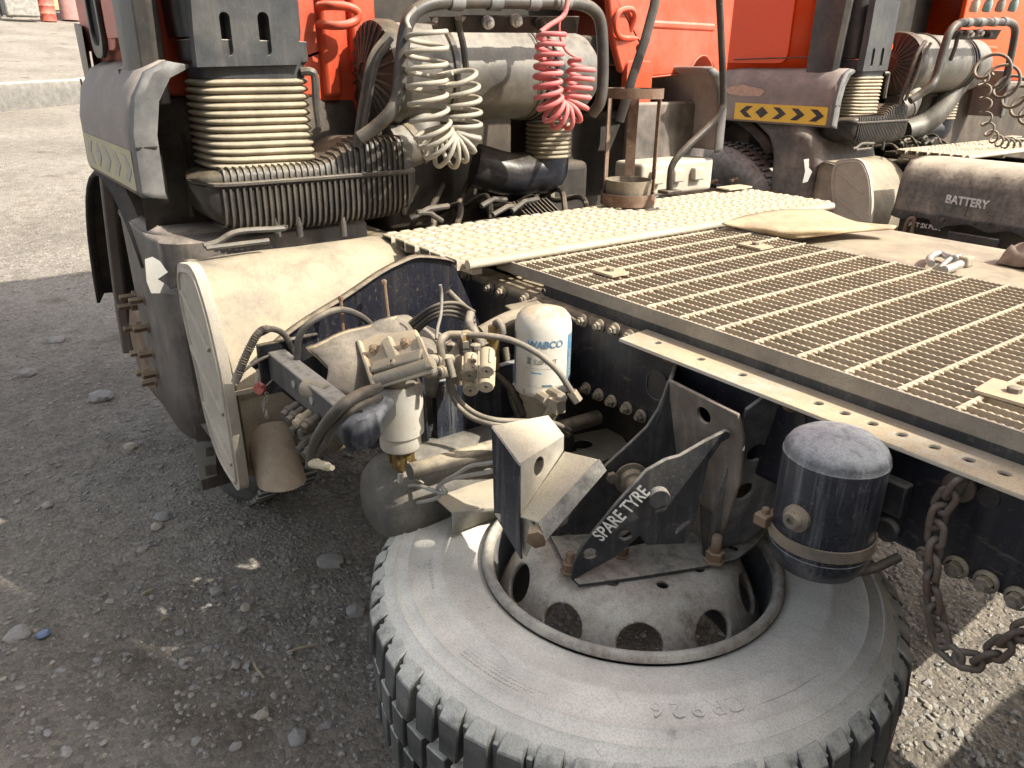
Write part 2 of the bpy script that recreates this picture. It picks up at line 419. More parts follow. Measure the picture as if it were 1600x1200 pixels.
# stones that can be told apart
def stone(px, py, wpx, mat, seed, label, hf=.55, asp=1.3):
    c = at(px, py, z=0.0); d = (c-CAM).dot(_f); s = wpx*d/F_PX/2; c.z = gh(c.x, c.y)+s*hf*.35
    bm = new_bm(); bmesh.ops.create_icosphere(bm, subdivisions=2, radius=1); rn = random.Random(seed); off = Vector((seed*3.1, seed, 0))
    for v in bm.verts:
        k = 1+.30*mnoise.noise(v.co*1.4+off)+.20*mnoise.noise(v.co*3.3+off)
        q = Vector((v.co.x*asp/1.15, v.co.y*1.0, v.co.z*hf))*k*s
        q.rotate(Matrix.Rotation(seed*1.7, 3, 'Z')); v.co = q
    me = to_mesh(bm, 'stone', 22); o = link('stone', me, None, mat, Matrix.Translation(c)); return tag(o, label, 'stone', 'stones lying in the yard')
st = [(88, 530, 26, stone_grey, 'smooth grey stone lying farthest left beside the shadow edge'),
      (160, 630, 34, stone_grey, 'flat grey slab stone on brown dirt left of the front mudguard'),
      (44, 587, 22, stone_grey, 'small flat stone left of the front wheel nuts'),
      (255, 812, 24, stone_grey, 'rounded pebble touching another below the silencer end plate'),
      (247, 827, 20, stone_tan, 'pale rounded pebble just below its grey neighbour'),
      (338, 922, 20, stone_grey, 'pale grey stone in the open dirt left of the spare tyre'),
      (222, 862, 16, stone_tan, 'small pale stone left of the two touching pebbles'),
      (516, 878, 34, stone_grey, 'dark angular rock nearest the spare tyre under the silencer'),
      (556, 953, 28, stone_grey, 'dark rock against the left side of the spare tyre tread'),
      (30, 998, 36, stone_grey, 'large grey stone half buried beside the blue cap'),
      (465, 1148, 30, stone_grey, 'grey rock at the bottom edge left of the spare tyre'),
      (408, 1112, 20, stone_tan, 'pale stone beside a twig near the bottom edge'),
      (172, 938, 14, stone_tan, 'small white stone alone on the brown dirt'),
      (205, 705, 20, stone_tan, 'small tan stone left of the mudflap stickers'),
      (368, 1038, 14, stone_grey, 'small dark stone in the middle of the shaded dirt'),
      (495, 967, 16, stone_grey, 'small angular dark stone between the rocks beside the tyre'),
      (75, 793, 18, stone_grey, 'grey stone in the gravel at the left edge of the shade'),
      (384, 945, 18, stone_tan, 'tan broken stone beside the dry leaf scraps')]
for i, (px, py, w, mt, lb) in enumerate(st): stone(px, py, w, mt, i+1, lb, .5+.2*((i*7) % 3)/2, 1.1+.3*((i*5) % 4)/3)
c = at(68, 992, z=gh(*at(68, 992, z=0).to_2d())+.006)
bm = new_bm(); lathe(bm, [(.0001, .010), (.016, .010), (.019, .007), (.020, 0), (.017, 0), (.016, .006), (.0001, .007)], c, (.25, .1, 1), 20, cap=False)
tag(part('bottle_cap', bm, M_('blue_plastic', (.06, .16, .36), .4, film=.15, up=.2)), 'blue plastic bottle cap lying on the dirt beside a grey stone', 'cap')
tw = M_('dry_twig', (.30, .25, .18), .9, film=.2, up=.2)
for (a, b, lb) in [((395, 1028), (412, 1052), 'thin pale twig beside a stone near the bottom of the dirt'), ((452, 1012), (492, 1000), 'dry twig lying flat left of the tyre tread'),
                   ((250, 968), (264, 960), 'short pale stick on the shaded dirt below the pebbles'), ((222, 927), (240, 918), 'short dark stick left of the pale grey stone')]:
    p, q = at(*a, z=.012), at(*b, z=.012); p.z = gh(p.x, p.y)+.007; q.z = gh(q.x, q.y)+.007
    bm = new_bm(); tube(bm, [p, p.lerp(q, .4)+V(0, .004, .004), q], .0035, 6); tag(part('twig', bm, tw), lb, 'twig', 'twigs on the dirt')
# ------------------------------------------------------------------ far side of the yard
concm = M_('weathered_concrete', (.17, .163, .148), .9, film=.3, up=.5, dust=(.52, .47, .39), bump=.3, var=.12)
bx0 = 18.6
barm = M_('barrier_concrete', (.11, .105, .095), .9, film=.12, up=.8, dust=(.45, .41, .34), bump=.4, var=.25)
bar_root = root('concrete_barrier', (bx0, 0, gz(bx0, 0)), 'low weathered concrete barrier along the far sandy road', 'barrier')
for i in range(9):
    bm = new_bm(); y0 = 6-i*3.02
    prof = [(0, -.55), (0, .34), (.05, .52), (.12, .54), (.36, .54), (.42, .50), (.42, -.55)]
    kd = lambda y: (-2.5-y)*.62+1.0
    loft(bm, [[V(bx0+p[0]+kd(yy), yy, gz(bx0+kd(yy), 0)+p[1]) for p in prof] for yy in (y0-.01, y0-2.99)])
    part('barrier_block', bm, barm, bar_root, bevel=.02)
# dirt heaps and road ridge behind the barrier
sandm = M_('pale_sand', (.46, .41, .335), .95, film=.2, up=.3, dust=(.55, .49, .40), bump=.5, var=.12)
bm = new_bm(); rows = []
for i in range(30):
    row = []
    for j in range(140):
        y = 6.5-j*.2; x = bx0+.46+i*.12+(-2.5-y)*.62+1.0; h = .44*math.exp(-((i-4)/7.0)**2)+.10*mnoise.noise(V(x*1.5, y*1.1, 3))*math.exp(-((i-6)/9)**2)
        row.append(bm.verts.new((x, y, gz(x, y)+h-.06)))
    rows.append(row)
for i in range(29):
    for j in range(139): bm.faces.new((rows[i][j], rows[i+1][j], rows[i+1][j+1], rows[i][j+1]))
part('sand_bank', bm, sandm, kind='structure', sm=180)
FX = 44.0; FZ = gz(FX, 0)
def fy(px, x=FX): return at(px, 20, x=x).y
# shop wall and roadside things at the far edge
tilem = M_('tan_wall_panel', (.42, .31, .19), .8, film=.2, up=.2, var=.06); pinkm = M_('faded_red_cloth', (.30, .14, .14), .9, film=.2, up=.2)
w0, w1 = fy(36), fy(112)
sh = root('roadside_shop', (FX+1.5, (w0+w1)/2, FZ), 'tan panelled roadside shop front with a grey step, far across the road', 'building')
bm = new_bm(); box(bm, (FX+4, (w0+w1)/2-2, FZ+1.9), (5, abs(w1-w0)+5, 3.4)); part('wall', bm, concm, sh, bevel=.03)
n = 8
for i in range(n):
    y0 = w0-(w0-w1)*i/n*1.2; bm = new_bm(); box(bm, (FX+1.46, y0-(w0-w1)/n*.6, FZ+1.75), (.06, (w0-w1)/n*1.2-.05, 2.5)); part('wall_panel', bm, tilem, sh)
bm = new_bm(); box(bm, (FX+.9, (w0+w1)/2-1, FZ+.16), (1.0, abs(w1-w0)+3, .36)); part('step', bm, concm, sh, bevel=.02)
def awning_stand(px, wpx, cols, label):
    y = fy(px); wy = abs(fy(px+wpx)-fy(px)); r = root('market_stall', (FX-1, y, FZ), label, 'stall')
    for s in (-1, 1):
        for q in (0, 1.0):
            bm = new_bm(); box(bm, (FX-1.4+q, y+s*wy*.42, FZ+.42), (.07, .07, .84)); part('leg', bm, dark, r)
    bm = new_bm(); box(bm, (FX-.9, y, FZ+.86), (1.3, wy, .07)); part('table_top', bm, tw, r, bevel=.01)
    for i, cc in enumerate(cols):
        yy = y+wy*(.40-.8*i/max(1, len(cols)-1)); bm = new_bm(); box(bm, (FX-.9, yy, FZ+1.08), (.8, wy/len(cols)*.8, .36)); part('crate', bm, cc, r, bevel=.03)
awning_stand(6, 22, [pinkm, yellowf, bluel], 'far roadside stall with coloured goods at the left edge of the frame')
bm = new_bm(); y = fy(28); box(bm, (FX-1.6, y, FZ+.42), (.8, 1.25, .8)); tag(part('concrete_block', bm, concm, bevel=.06), 'grey block standing at the end of the far roadside stall', 'block')
y = fy(74, FX-1.2); bm = new_bm(); lathe(bm, [(.30, 0), (.33, .02), (.33, .30), (.345, .32), (.33, .34), (.33, .62), (.345, .64), (.33, .66), (.33, .92), (.34, .95), (.30, .95), (.30, .9)], (FX-1.2, y, gz(FX-1.2, y)), (0, 0, 1), 24)
tag(part('oil_drum', bm, M_('red_drum_paint', (.42, .05, .04), .5, film=.2, up=.5)), 'small bright red drum in front of the far tan shop wall', 'drum')
bm = new_bm(); y = fy(107); tube(bm, [V(FX-.4, y, FZ), V(FX-.4, y, FZ+3.4)], .35, 10, rf=lambda t: .42-.1*t+.05*math.sin(t*19)); tag(part('rolled_awning', bm, pinkm), 'faded red rolled cloth standing at the right end of the far shop', 'awning')
# unseen building added behind the photographer so its corner shades the spare wheel
casterm = M_('caster_wall', (.46, .43, .37), .85, film=.2, up=.4, bump=.2)
EX = -7.0
ed = V(.42, -1.165, 1.06); EY = ed.y-(SUN_TO.y/SUN_TO.x)*(ed.x-EX)
sr = root('shade_caster', (EX-4, EY+6, 0), 'tall pale unseen building added behind the photographer, its corner shading the spare wheel', 'building')
bm = new_bm(); box(bm, (EX-4, EY+7, 6.3), (8, 14, 12.6)); part('wall', bm, casterm, sr)
bm = new_bm(); box(bm, (EX-4, EY+7.02, 12.68), (7.9, 13.9, .16)); part('roof', bm, concm, sr)
for i in range(3):
    bm = new_bm(); box(bm, (EX+.03, EY+2.3+i*4.1, 1.9), (.08, 3.0, 3.7)); d_ = part('door', bm, greypl, sr, bevel=.02)
    bm = new_bm(); box(bm, (EX+.10, EY+2.3+i*4.1+1.2, 1.2), (.05, .05, .4)); part('handle', bm, boltm, d_)
# ------------------------------------------------------------------ truck: parts shared by both trucks
T1 = root('truck', (1.0, -1.7, 0), 'dusty red truck chassis in front, spare wheel carrier and open filters behind its cab', 'truck', 'parked trucks')
YR = -1.155; ZR0, ZR1 = .864, 1.060
def rail(ys, sgn):
    """C-section rail, web outer face at ys, flanges towards sgn"""
    t = .009; r = .02; w = .075; pts = []
    def arc(cy, cz, a0, a1, rr):
        return [(cy+rr*math.cos(a0+(a1-a0)*i/5), cz+rr*math.sin(a0+(a1-a0)*i/5)) for i in range(6)]
    out = [(w, ZR1)]+[(a, b) for a, b in arc(r, ZR1-r, math.pi/2, math.pi, r)]+[(a, b) for a, b in arc(r, ZR0+r, math.pi, 1.5*math.pi, r)]+[(w, ZR0)]
    inn = [(w, ZR0+t)]+[(a, b) for a, b in arc(r, ZR0+r, 1.5*math.pi, math.pi, r-t)]+[(a, b) for a, b in arc(r, ZR1-r, math.pi, math.pi/2, r-t)]+[(w, ZR1-t)]
    prof = out+inn; bm = new_bm()
    loft(bm, [[V(x, ys+sgn*p[0], p[1]) for p in prof] for x in (4.2, 2.4, 1.2, 0, -1.5, -4.2)])
    return bm
rail_l = part('chassis_rail', rail(YR, -1), navy, T1, label='navy chassis rail with bolts, nearest the spare wheel')
rail_r = part('chassis_rail', rail(-2.085, 1), navy, T1)
for x in (2.2, .55, -1.2, -3.2):
    bm = new_bm(); box(bm, (x, -1.62, .95), (.09, .905, .12)); part('cross_member', bm, dark, T1, bevel=.006)
# ---- cab shell with rear wall, floor, roof
XC = 2.36
def cabp(px, py, x=XC): p = at(px, py, x=x); return (p.y, p.z)
bm = new_bm()
rw = [(-.54, 3.80), (-.52, cabp(262, 147)[1]), cabp(300, 150), cabp(485, 150), cabp(508, 172), cabp(512, 188), cabp(552, 189), cabp(557, 178), cabp(556, 125), cabp(572, 95), cabp(580, 55), (cabp(580, 0)[0], 2.40), (-1.35, 2.48),
      (-1.95, 2.48), (cabp(940, -20)[0], 2.40), cabp(940, -20), cabp(948, 60), cabp(962, 112), (-2.30, 1.567), cabp(1000, 121), cabp(1040, 117), cabp(1065, 112), cabp(1080, 92), cabp(1092, 87), cabp(1101, 97), cabp(1106, 112), cabp(1117, 118), (-2.87, 1.60), (-2.87, 3.80)]
plate(bm, (XC, 0, 0), (0, 1, 0), (0, 0, 1), [(p[0], p[1]) for p in rw], [circ(cabp(500, 86), .012, 14), circ(cabp(989, 76), .014, 14)], -.035)
shell = part('cab_shell', bm, redcab, T1, bevel=.008, label='red cab rear wall with wavy lower edge and bolted feet')
def cabbox(name, c, s, mat, bev=.012, par=None, label=None):
    bm = new_bm(); box(bm, c, s); return part(name, bm, mat, par or shell, bevel=bev, label=label)
for (sy, yc, mt_) in ((1, -.535, redside), (-1, -2.865, redcab)):
    bm = new_bm(); pw = [(2.37, 0), (3.05, 0), (3.25, -.03*sy), (3.45, -.12*sy), (3.58, -.26*sy), (3.62, -.40*sy)]
    loft(bm, [[V(a, yc+b, z) for a, b in pw] for z in (1.58, 2.2, 3.82)], cap=False, closed=False); part('side_wall', bm, mt_, shell, solid=.04)
cabbox('roof', (2.98, -1.7, 3.84), (1.25, 2.30, .08), redcab, .04)
cabbox('front_wall', (3.62, -1.7, 2.65), (.05, 1.56, 2.35), redcab, .03)
cabbox('floor', (2.99, -1.7, 1.66), (1.2, 1.9, .10), dark)
# pressed ribs on the right part of the rear wall
y0, z0 = cabp(1000, 38); y1, z1 = cabp(1108, 36)
cabbox('pressed_rib', (XC-.015, (y0+y1)/2, z0), (.05, abs(y1-y0), .035), redcab, .012)
for (a, b, cc, dd) in [(1030, -60, 1100, 22), (1028, 62, 1046, 100)]:
    ya, za = cabp(a, b); yb, zb = cabp(cc, dd); cabbox('pressed_panel', (XC-.004, (ya+yb)/2, (za+zb)/2), (.03, abs(yb-ya), abs(za-zb)), redcab, .010)
ya, za = cabp(1075, 40); yb, zb = cabp(1112, 112)
cabbox('corner_post', (XC+.02, -2.865, 2.3), (.10, .05, 1.45), redcab, .015)
# bent lower lip of rear wall (catches the light)
lip = [cabp(1003, 121), cabp(1040, 117), cabp(1065, 112), cabp(1080, 92), cabp(1092, 87), cabp(1101, 97), cabp(1106, 112), cabp(1118, 119)]
bm = new_bm(); pts = catmull([V(XC, p[0], p[1]) for p in lip], 5)
loft(bm, [[p+V(-.035, 0, 0) for p in pts], [p+V(.12, 0, -.004) for p in pts]], cap=False, closed=False)
part('lower_lip', bm, redcab, shell, solid=.006)
# feet of the cab
for (pa, pb) in [((966, 112), (1002, 166))]:
    ya, za = cabp(*pa); yb, zb = cabp(*pb); bm = new_bm()
    plate(bm, (XC-.02, 0, 0), (0, 1, 0), (0, 0, 1), rrect((ya+yb)/2, (za+zb)/2+.02, abs(ya-yb)/2, abs(za-zb)/2+.02, .025, 4), [], -.03); part('cab_foot', bm, redcab, shell, bevel=.004)
ya, za = cabp(478, -30); yb, zb = cabp(518, 150)
cabbox('rear_post', (XC-.03, (ya+yb)/2-.012, (za+zb)/2+.2), (.06, .055, abs(za-zb)+.4), redcab, .012)
cabbox('rear_post', (XC-.03, cabp(545, 60)[0], (za+zb)/2+.2), (.055, .03, abs(za-zb)+.4), redcab, .010)
# red loop handle
bm = new_bm(); lp = [at(498, 10, x=2.30), at(520, 9, x=2.24), at(545, 11, x=2.22), at(559, 20, x=2.22), at(556, 32, x=2.22), at(540, 39, x=2.22), at(520, 40, x=2.24), at(499, 38, x=2.30)]
hose(bm, lp, .012, 6, 10); part('loop_handle', bm, redcab, shell)
bm = new_bm(); lp = [at(1000, 60, x=2.34), at(970, 58, x=2.31), at(962, 40, x=2.31), at(968, 18, x=2.31), at(985, 14, x=2.31), at(992, 24, x=2.31), at(985, 48, x=2.33)]
hose(bm, lp, .010, 6, 8); part('loop_handle', bm, redcab, shell)
# ---- door
SD = -.505
bm = new_bm(); ol = rrect(2.80, 2.33, .26, .70, .06, 5); plate(bm, (0, SD-.012, 0), (1, 0, 0), (0, 0, 1), ol, [rrect(2.80, 2.62, .20, .30, .06, 5)], -.022)
door = part('door', bm, redside, T1, bevel=.004, label='dusty salmon red cab door with black handle recess')
bm = new_bm(); box(bm, (2.80, SD-.020, 2.62), (.41, .008, .61)); part('window_pane', bm, blackpl, door)
hb = at(153, 34, y=SD+.012)
bm = new_bm(); plate(bm, (hb.x, SD+.012, hb.z), (1, 0, 0), (0, 0, 1), rrect(0, 0, .085, .10, .06, 6), [rrect(0, .01, .06, .075, .045, 6)], -.014); hr = part('handle_recess', bm, blackpl, door, bevel=.003)
bm = new_bm(); plate(bm, (hb.x, SD+.011, hb.z), (1, 0, 0), (0, 0, 1), rrect(0, 0, .066, .085, .05, 6), [], -.004); part('recess_floor', bm, dark, hr)
bm = new_bm(); plate(bm, (0, SD+.011, 0), (1, 0, 0), (0, 0, 1), rrect(2.52, 1.86, .10, .20, .02, 4), [], -.006); part('access_panel', bm, redside, door, bevel=.002)
# front deflector strip at the cab corner
bm = new_bm(); loft(bm, [[at(x_, y_, y=-.49+dy) for (x_, y_, dy) in ((115+k, 36, .0), (127+k, 42, .02), (133+k, 38, -.03))] for k in (0,)]+[[at(x_, y_, y=-.49+dy) for (x_, y_, dy) in ((138, 150, .0), (146, 152, .02), (150, 148, -.03))]])
part('corner_deflector', bm, blackpl, T1)
# ---- dark rear corner trim of cab
bm = new_bm(); rings = []
for z in (1.50, 1.56, 1.75, 2.1, 2.9):
    o_ = .02*(z-1.5); x0 = 2.20-.05*(z-1.5)
    rings.append([V(2.38, -.470+o_*.2, z), V(x0+.09, -.465, z), V(x0+.02, -.480, z), V(x0, -.510, z), V(x0+.005, -.535, z), V(x0+.04, -.535, z), V(x0+.06, -.50, z), V(2.38, -.495, z)])
loft(bm, rings); part('corner_trim', bm, greypl, T1, bevel=.004, label='dark grey plastic corner trim of cab')
# ---- lower side fairing
fp = [(-.520, 1.600), (-.470, 1.575), (-.435, 1.52), (-.418, 1.44), (-.415, 1.30), (-.418, 1.284)]
def fair_ring(x, dy=0, dz=0): return [V(x, p[0]+dy, p[1]+dz*(p[1]-1.26)) for p in fp]
bm = new_bm(); rings = []
for i in range(16):
    x = 2.13+i*.085; dy = -.75*max(0, x-2.80)**2
    rings.append(fair_ring(x, dy))
loft(bm, rings, cap=False, closed=False); fair = part('side_fairing', bm, fairm, T1, solid=.012, label='taupe lower side fairing with hazard sticker')
bm = new_bm()
loft(bm, [[V(2.132, p[0]+.005, p[1]) for p in fp], [V(2.118, p[0]+.0, p[1]) for p in fp], [V(2.112, p[0]-.012, p[1]) for p in fp], [V(2.118, p[0]-.048+.0, p[1]-.008) for p in fp], [V(2.15, p[0]-.054, p[1]-.008) for p in fp]], cap=False, closed=False)
part('rear_edge_flange', bm, fairm2, fair, solid=.008)
bm = new_bm(); p = at(228, 243, y=-.42); box(bm, (2.1115, -.438, 1.405), (.006, .050, .004)); part('seam', bm, blackpl, fair)
bm = new_bm(); mir = lambda q: V(q.x, -3.06-q.y, q.z)
loft(bm, [[mir(q) for q in g_] for g_ in rings], cap=False, closed=False); fairR = part('right_fairing', bm, fairm, T1, solid=.012)
bm = new_bm(); loft(bm, [[V(2.132, -3.06-p[0]-.005, p[1]) for p in fp], [V(2.112, -3.06-p[0]+.010, p[1]) for p in fp], [V(2.118, -3.06-p[0]+.046, p[1]-.008) for p in fp]], cap=False, closed=False); part('rear_edge_flange', bm, fairm2, fairR, solid=.008)
# front wheel arch strip in front of the wheel
bm = new_bm(); arcp = []
for i in range(15):
    a = R(178-i*10.0); arcp.append((2.83+.66*math.cos(math.pi-a) if False else 2.83+.62*math.cos(R(10+i*9)), .56+.70*math.sin(R(10+i*9))))
loft(bm, [[V(x, -.43, z) for x, z in arcp], [V(x*1.0+(x-2.83)*.06, -.46, z+.03) for x, z in arcp], [V(x, -.98, z) for x, z in arcp]], cap=False, closed=False)
part('wheel_arch', bm, dark, T1, solid=.012)
bm = new_bm(); rings = []
for (z, x0) in ((1.27, 2.86), (1.0, 2.98), (.75, 3.08), (.55, 3.12)):
    rings.append([V(x0, -.435, z), V(x0+.06, -.45, z), V(x0+.35, -.66, z), V(x0+.35, -.70, z), V(x0+.05, -.50, z), V(x0, -.48, z)])
loft(bm, rings); part('front_bumper_corner', bm, fairm, T1, bevel=.01)
cabbox('front_bumper', (3.55, -1.7, .85), (.3, 1.9, .75), fairm, .05, T1)
# ---- hazard sticker on the fairing
def sticker(root_, ylw, blk, names=True):
    x0, x1, zt, zb = 2.155, 2.82, 1.395, 1.295
    bm = new_bm(); plate(bm, (0, -.4095, 0), (1, 0, 0), (0, 0, 1), rrect((x0+x1)/2, (zt+zb)/2, (x1-x0)/2, (zt-zb)/2, .006, 3), [], -.0022)
    s = part('hazard_sticker', bm, ylw, root_)
    zc = (zt+zb)/2; h = .034; y = -.4071
    shapes = []
    for i in range(3):
        a = 2.172+i*.130; shapes.append(('chevron', [(a, zc), (a+.050, zc-h), (a+.098, zc-h), (a+.050, zc), (a+.098, zc+h), (a+.050, zc+h)]))
    shapes.append(('diamond', [(2.562, zc), (2.610, zc-h), (2.658, zc), (2.610, zc+h)]))
    for i in range(1):
        a = 2.680+i*.13; shapes.append(('chevron', [(a+.098, zc), (a+.050, zc-h), (a, zc-h), (a+.050, zc), (a, zc+h), (a+.050, zc+h)]))
    for nm, sh_ in shapes:
        bm = new_bm(); plate(bm, (0, y, 0), (1, 0, 0), (0, 0, 1), sh_, [], -.0012); part(nm, bm, blk, s)
    return s
stick1 = sticker(fair, yellowf, greyf)
# ---- mudguard behind the front wheel
bm = new_bm(); pl = [(2.65, -.446), (2.33, -.436), (2.226, -.441), (2.163, -.467), (2.132, -.525), (2.132, -.65), (2.142, -1.03)]
pl = catmull([V(a, b, 0) for a, b in pl], 5)
rings = []
for (z, o_) in ((1.164, .04), (1.15, .0), (1.02, -.005), (.865, -.01), (.71, -.012), (.57, -.005)):
    rings.append([V(p.x+o_+.10*(1-smooth01((z-.5)/.5))*0, p.y, z) for p in pl])
loft(bm, rings, cap=False, closed=False); mg = part('mudguard', bm, muddark, T1, solid=.010, label='dusty dark mudguard behind the front wheel with torn white sticker')
bm = new_bm(); loft(bm, [[V(p.x+.04, p.y, 1.164) for p in pl], [V(max(p.x+.10, 2.27), min(p.y, -.47), 1.18) for p in pl]], cap=False, closed=False); part('ledge', bm, muddark, mg, solid=.006)
bm = new_bm(); loft(bm, [[V(2.29, -.44, 1.17), V(2.27, -.62, 1.17), V(2.27, -1.1, 1.17)], [V(2.29, -.45, 1.40), V(2.27, -.62, 1.40), V(2.27, -1.1, 1.40)], [V(2.40, -.46, 1.58), V(2.38, -.62, 1.58), V(2.38, -1.1, 1.58)]], cap=False, closed=False)
part('wheelhouse_panel', bm, dark, mg, solid=.008)
for yy in (-.56, -.74):
    bm = new_bm(); tube(bm, [V(2.262, yy, 1.2), V(2.278, yy-.01, 1.42)], .008, 6); part('panel_crease', bm, dark, mg)
# torn white reflective stickers
bm = new_bm(); tp = [at(*p, x=2.119) for p in ((226, 405), (238, 401), (250, 408), (258, 420), (262, 425), (246, 436), (262, 446), (266, 452), (278, 450), (277, 462), (258, 458), (236, 458), (229, 440))]
cy = sum(p.y for p in tp)/len(tp)
def shift_to(pts, y, z): c_ = sum(pts, V(0, 0, 0))/len(pts); return [p-c_+V(c_.x, y, z) for p in pts]
plate3(bm, [V(2.117, p.y, p.z) for p in tp], [], .0015); part('torn_sticker', bm, whites, mg, label='torn white reflective sticker')
bm = new_bm(); rings = []
for (z, o_) in ((.62, .005), (.52, .02), (.385, .035)):
    rings.append([V(2.165+o_, y_, z) for y_ in (-.452, -.525, -.65, -.84)])
loft(bm, rings, cap=False, closed=False); fl = part('mud_flap', bm, muddark, T1, solid=.010)
bm = new_bm(); quad = [at(302, 693, x=2.163), at(335, 684, x=2.163), at(338, 742, x=2.173), at(312, 750, x=2.173)]
plate3(bm, [p+V(-.004, 0, 0) for p in quad], [], .0015); ws_ = part('white_sticker', bm, whites, fl)
for q in (((322, 700), (334, 698), (335, 712), (322, 714)), ((320, 728), (338, 726), (338, 741), (322, 744))):
    bm = new_bm(); plate3(bm, [at(*p, x=2.150) for p in q], [], .001); part('dark_square', bm, muddark, ws_)
# ---- front wheel
def wheel_front(cx, yo, zc, r=.55):
    bm = new_bm()
    prof = [(.30, -.02), (.33, .0), (.40, .012), (.47, .005), (.515, -.02), (.54, -.05), (r, -.07), (r, -.26), (.53, -.30), (.45, -.32), (.30, -.30)]
    lathe(bm, prof, (cx, yo, zc), (0, 1, 0), 72, cap=False); w = part('front_wheel', bm, tyred, T1)
    ms = None
    bm = new_bm(); lathe(bm, [(.305, -.015), (.29, -.01), (.285, -.05), (.27, -.10), (.20, -.115), (.185, -.06), (.17, -.045), (.11, -.045), (.10, .03), (.085, .055), (.0001, .058)], (cx, yo, zc), (0, 1, 0), 48, cap=False); part('rim', bm, rimdark, w)
    nb = new_bm(); lathe(nb, [(.019, 0), (.019, .02), (.015, .022), (.012, .022), (.012, .05), (.008, .053), (.0001, .053)], (0, 0, 0), (0, 1, 0), 6, cap=False); nm = to_mesh(nb, 'wheel_nut'); nm.materials.append(boltr)
    for k in range(10):
        a = R(36*k+8); link('wheel_nut', nm, w, None, Matrix.Translation((cx+.168*math.cos(a), yo-.043, zc+.168*math.sin(a))))
    bm = new_bm()
    for k in range(66):
        a = 2*math.pi*k/66; ca, sa = math.cos(a), math.sin(a)
        m = Matrix(((ca, 0, -sa), (0, 1, 0), (sa, 0, ca)))
        for yy in (-.095, -.235): box(bm, V(cx, yo+yy, zc)+m @ V(r+.003, 0, 0), (.022, .07, .032), m)
    part('tread_blocks', bm, tyred, w, kind='stuff', bevel=.003)
    return w
wheel_front(2.83, -.62, .56)
# rusty nut ring visible outside the mudguard
hr_ = new_bm(); lathe(hr_, [(.16, -.15), (.19, 0), (.20, .012), (.20, .03), (.17, .045), (.12, .06), (.0001, .06)], (2.83, -.51, .66), (0, 1, 0), 40, cap=False)
hub = part('wheel_hub', hr_, boltr, T1)
nb = new_bm(); lathe(nb, [(.020, 0), (.020, .022), (.012, .024), (.012, .060), (.008, .063), (.0001, .063)], (0, 0, 0), (0, 1, 0), 6, cap=False); nutm = to_mesh(nb, 'hub_nut'); nutm.materials.append(boltr)
for (px, py) in ((206, 463), (222, 468), (203, 478), (212, 512), (228, 512), (222, 550), (236, 552), (231, 580), (242, 584), (240, 596)):
    p = at(px, py, y=-.43); link('hub_nut', nutm, hub, None, Matrix.Translation((p.x, -.455, p.z)))
# ---- intake duct, bellows, resonator
BX, BY = 2.20, -.735
zt = at(393, 122, x=2.12).z; zb = at(393, 266, x=2.12).z
def se_ring(cx, cy, z, ax, ay, n=44, p=4.0, dz=0):
    out = []
    for k in range(n):
        t = 2*math.pi*k/n; c_, s_ = math.cos(t), math.sin(t)
        out.append(V(cx+ax*abs(c_)**(2/p)*(1 if c_ >= 0 else -1), cy+ay*abs(s_)**(2/p)*(1 if s_ >= 0 else -1), z+dz*s_))
    return out
bm = new_bm(); rings = []; nr = 12; K = 8
for i in range(nr*K+1):
    t = i/(nr*K); ph = (t*nr) % 1; w = abs(math.sin(math.pi*ph))**.7
    ax = .095+.015*w; ay = .133+.015*w; ay += .004*t
    rings.append(se_ring(BX+.004*math.sin(t*3), BY, zt+(zb-zt)*t, ax, ay, 48, 4.6, .010*(t-.3)))
loft(bm, rings); part('intake_bellows', bm, bellm, T1, sm=60, label='tan dusty ribbed rubber intake bellows')
bm = new_bm(); rings = []
for (z, s) in ((zt-.002, .96), (zt+.035, .98), (zt+.040, 1.04), (zt+.055, 1.05), (zt+.075, 1.04), (zt+.09, 1.05)):
    rings.append(se_ring(BX, BY, z, .105*s, .146*s, 48, 5))
loft(bm, rings); col_ = part('intake_collar', bm, ductm, T1, bevel=.002)
# duct body with recessed slots
bm = new_bm(); rings = []
ztop = zt+.095
for (z, s, xo) in ((ztop, 1.04, 0), (ztop+.02, 1.06, 0), (ztop+.30, 1.10, .01), (ztop+.32, 1.14, .01), (ztop+.9, 1.2, .03), (ztop+1.5, 1.15, .05)):
    rings.append(se_ring(BX+.055+xo, BY, z, .112*s, .150*s, 56, 5))
loft(bm, rings); duct = part('intake_duct', bm, ductm, T1, sm=45, label='dark grey plastic air intake duct with two slots')
XF = BX+.02-.112*1.06-.022
def dp(px, py): p = at(px, py, x=XF); return (p.y, p.z)
ol = [dp(308, 105), dp(470, 101), dp(466, 40), dp(463, 0), (dp(463, 0)[0], max(ztop+.31, dp(463, 0)[1]+.15)), (dp(298, 0)[0], max(ztop+.31, dp(463, 0)[1]+.15)), dp(298, 0), dp(302, 50)]
def slot(px0, px1, py0, py1):
    a, b = dp(px0, py0), dp(px1, py1); return rrect((a[0]+b[0])/2, (a[1]+b[1])/2, abs(a[0]-b[0])/2, abs(a[1]-b[1])/2, abs(a[0]-b[0])/2*.98, 6)
bm = new_bm(); plate(bm, (XF, 0, 0), (0, 1, 0), (0, 0, 1), ol, [slot(341, 366, 18, 88), slot(401, 426, 18, 88)], .040)
bmesh.ops.recalc_face_normals(bm, faces=list(bm.faces)); part('slotted_face', bm, ductm, duct)
# bracket hook beside the collar
bm = new_bm(); tube(bm, catmull([at(470, 112, x=2.10), at(486, 112, x=2.09), at(492, 122, x=2.09), at(494, 160, x=2.09), at(499, 198, x=2.09)], 6), .011, 8); part('collar_bracket', bm, greypl, T1)
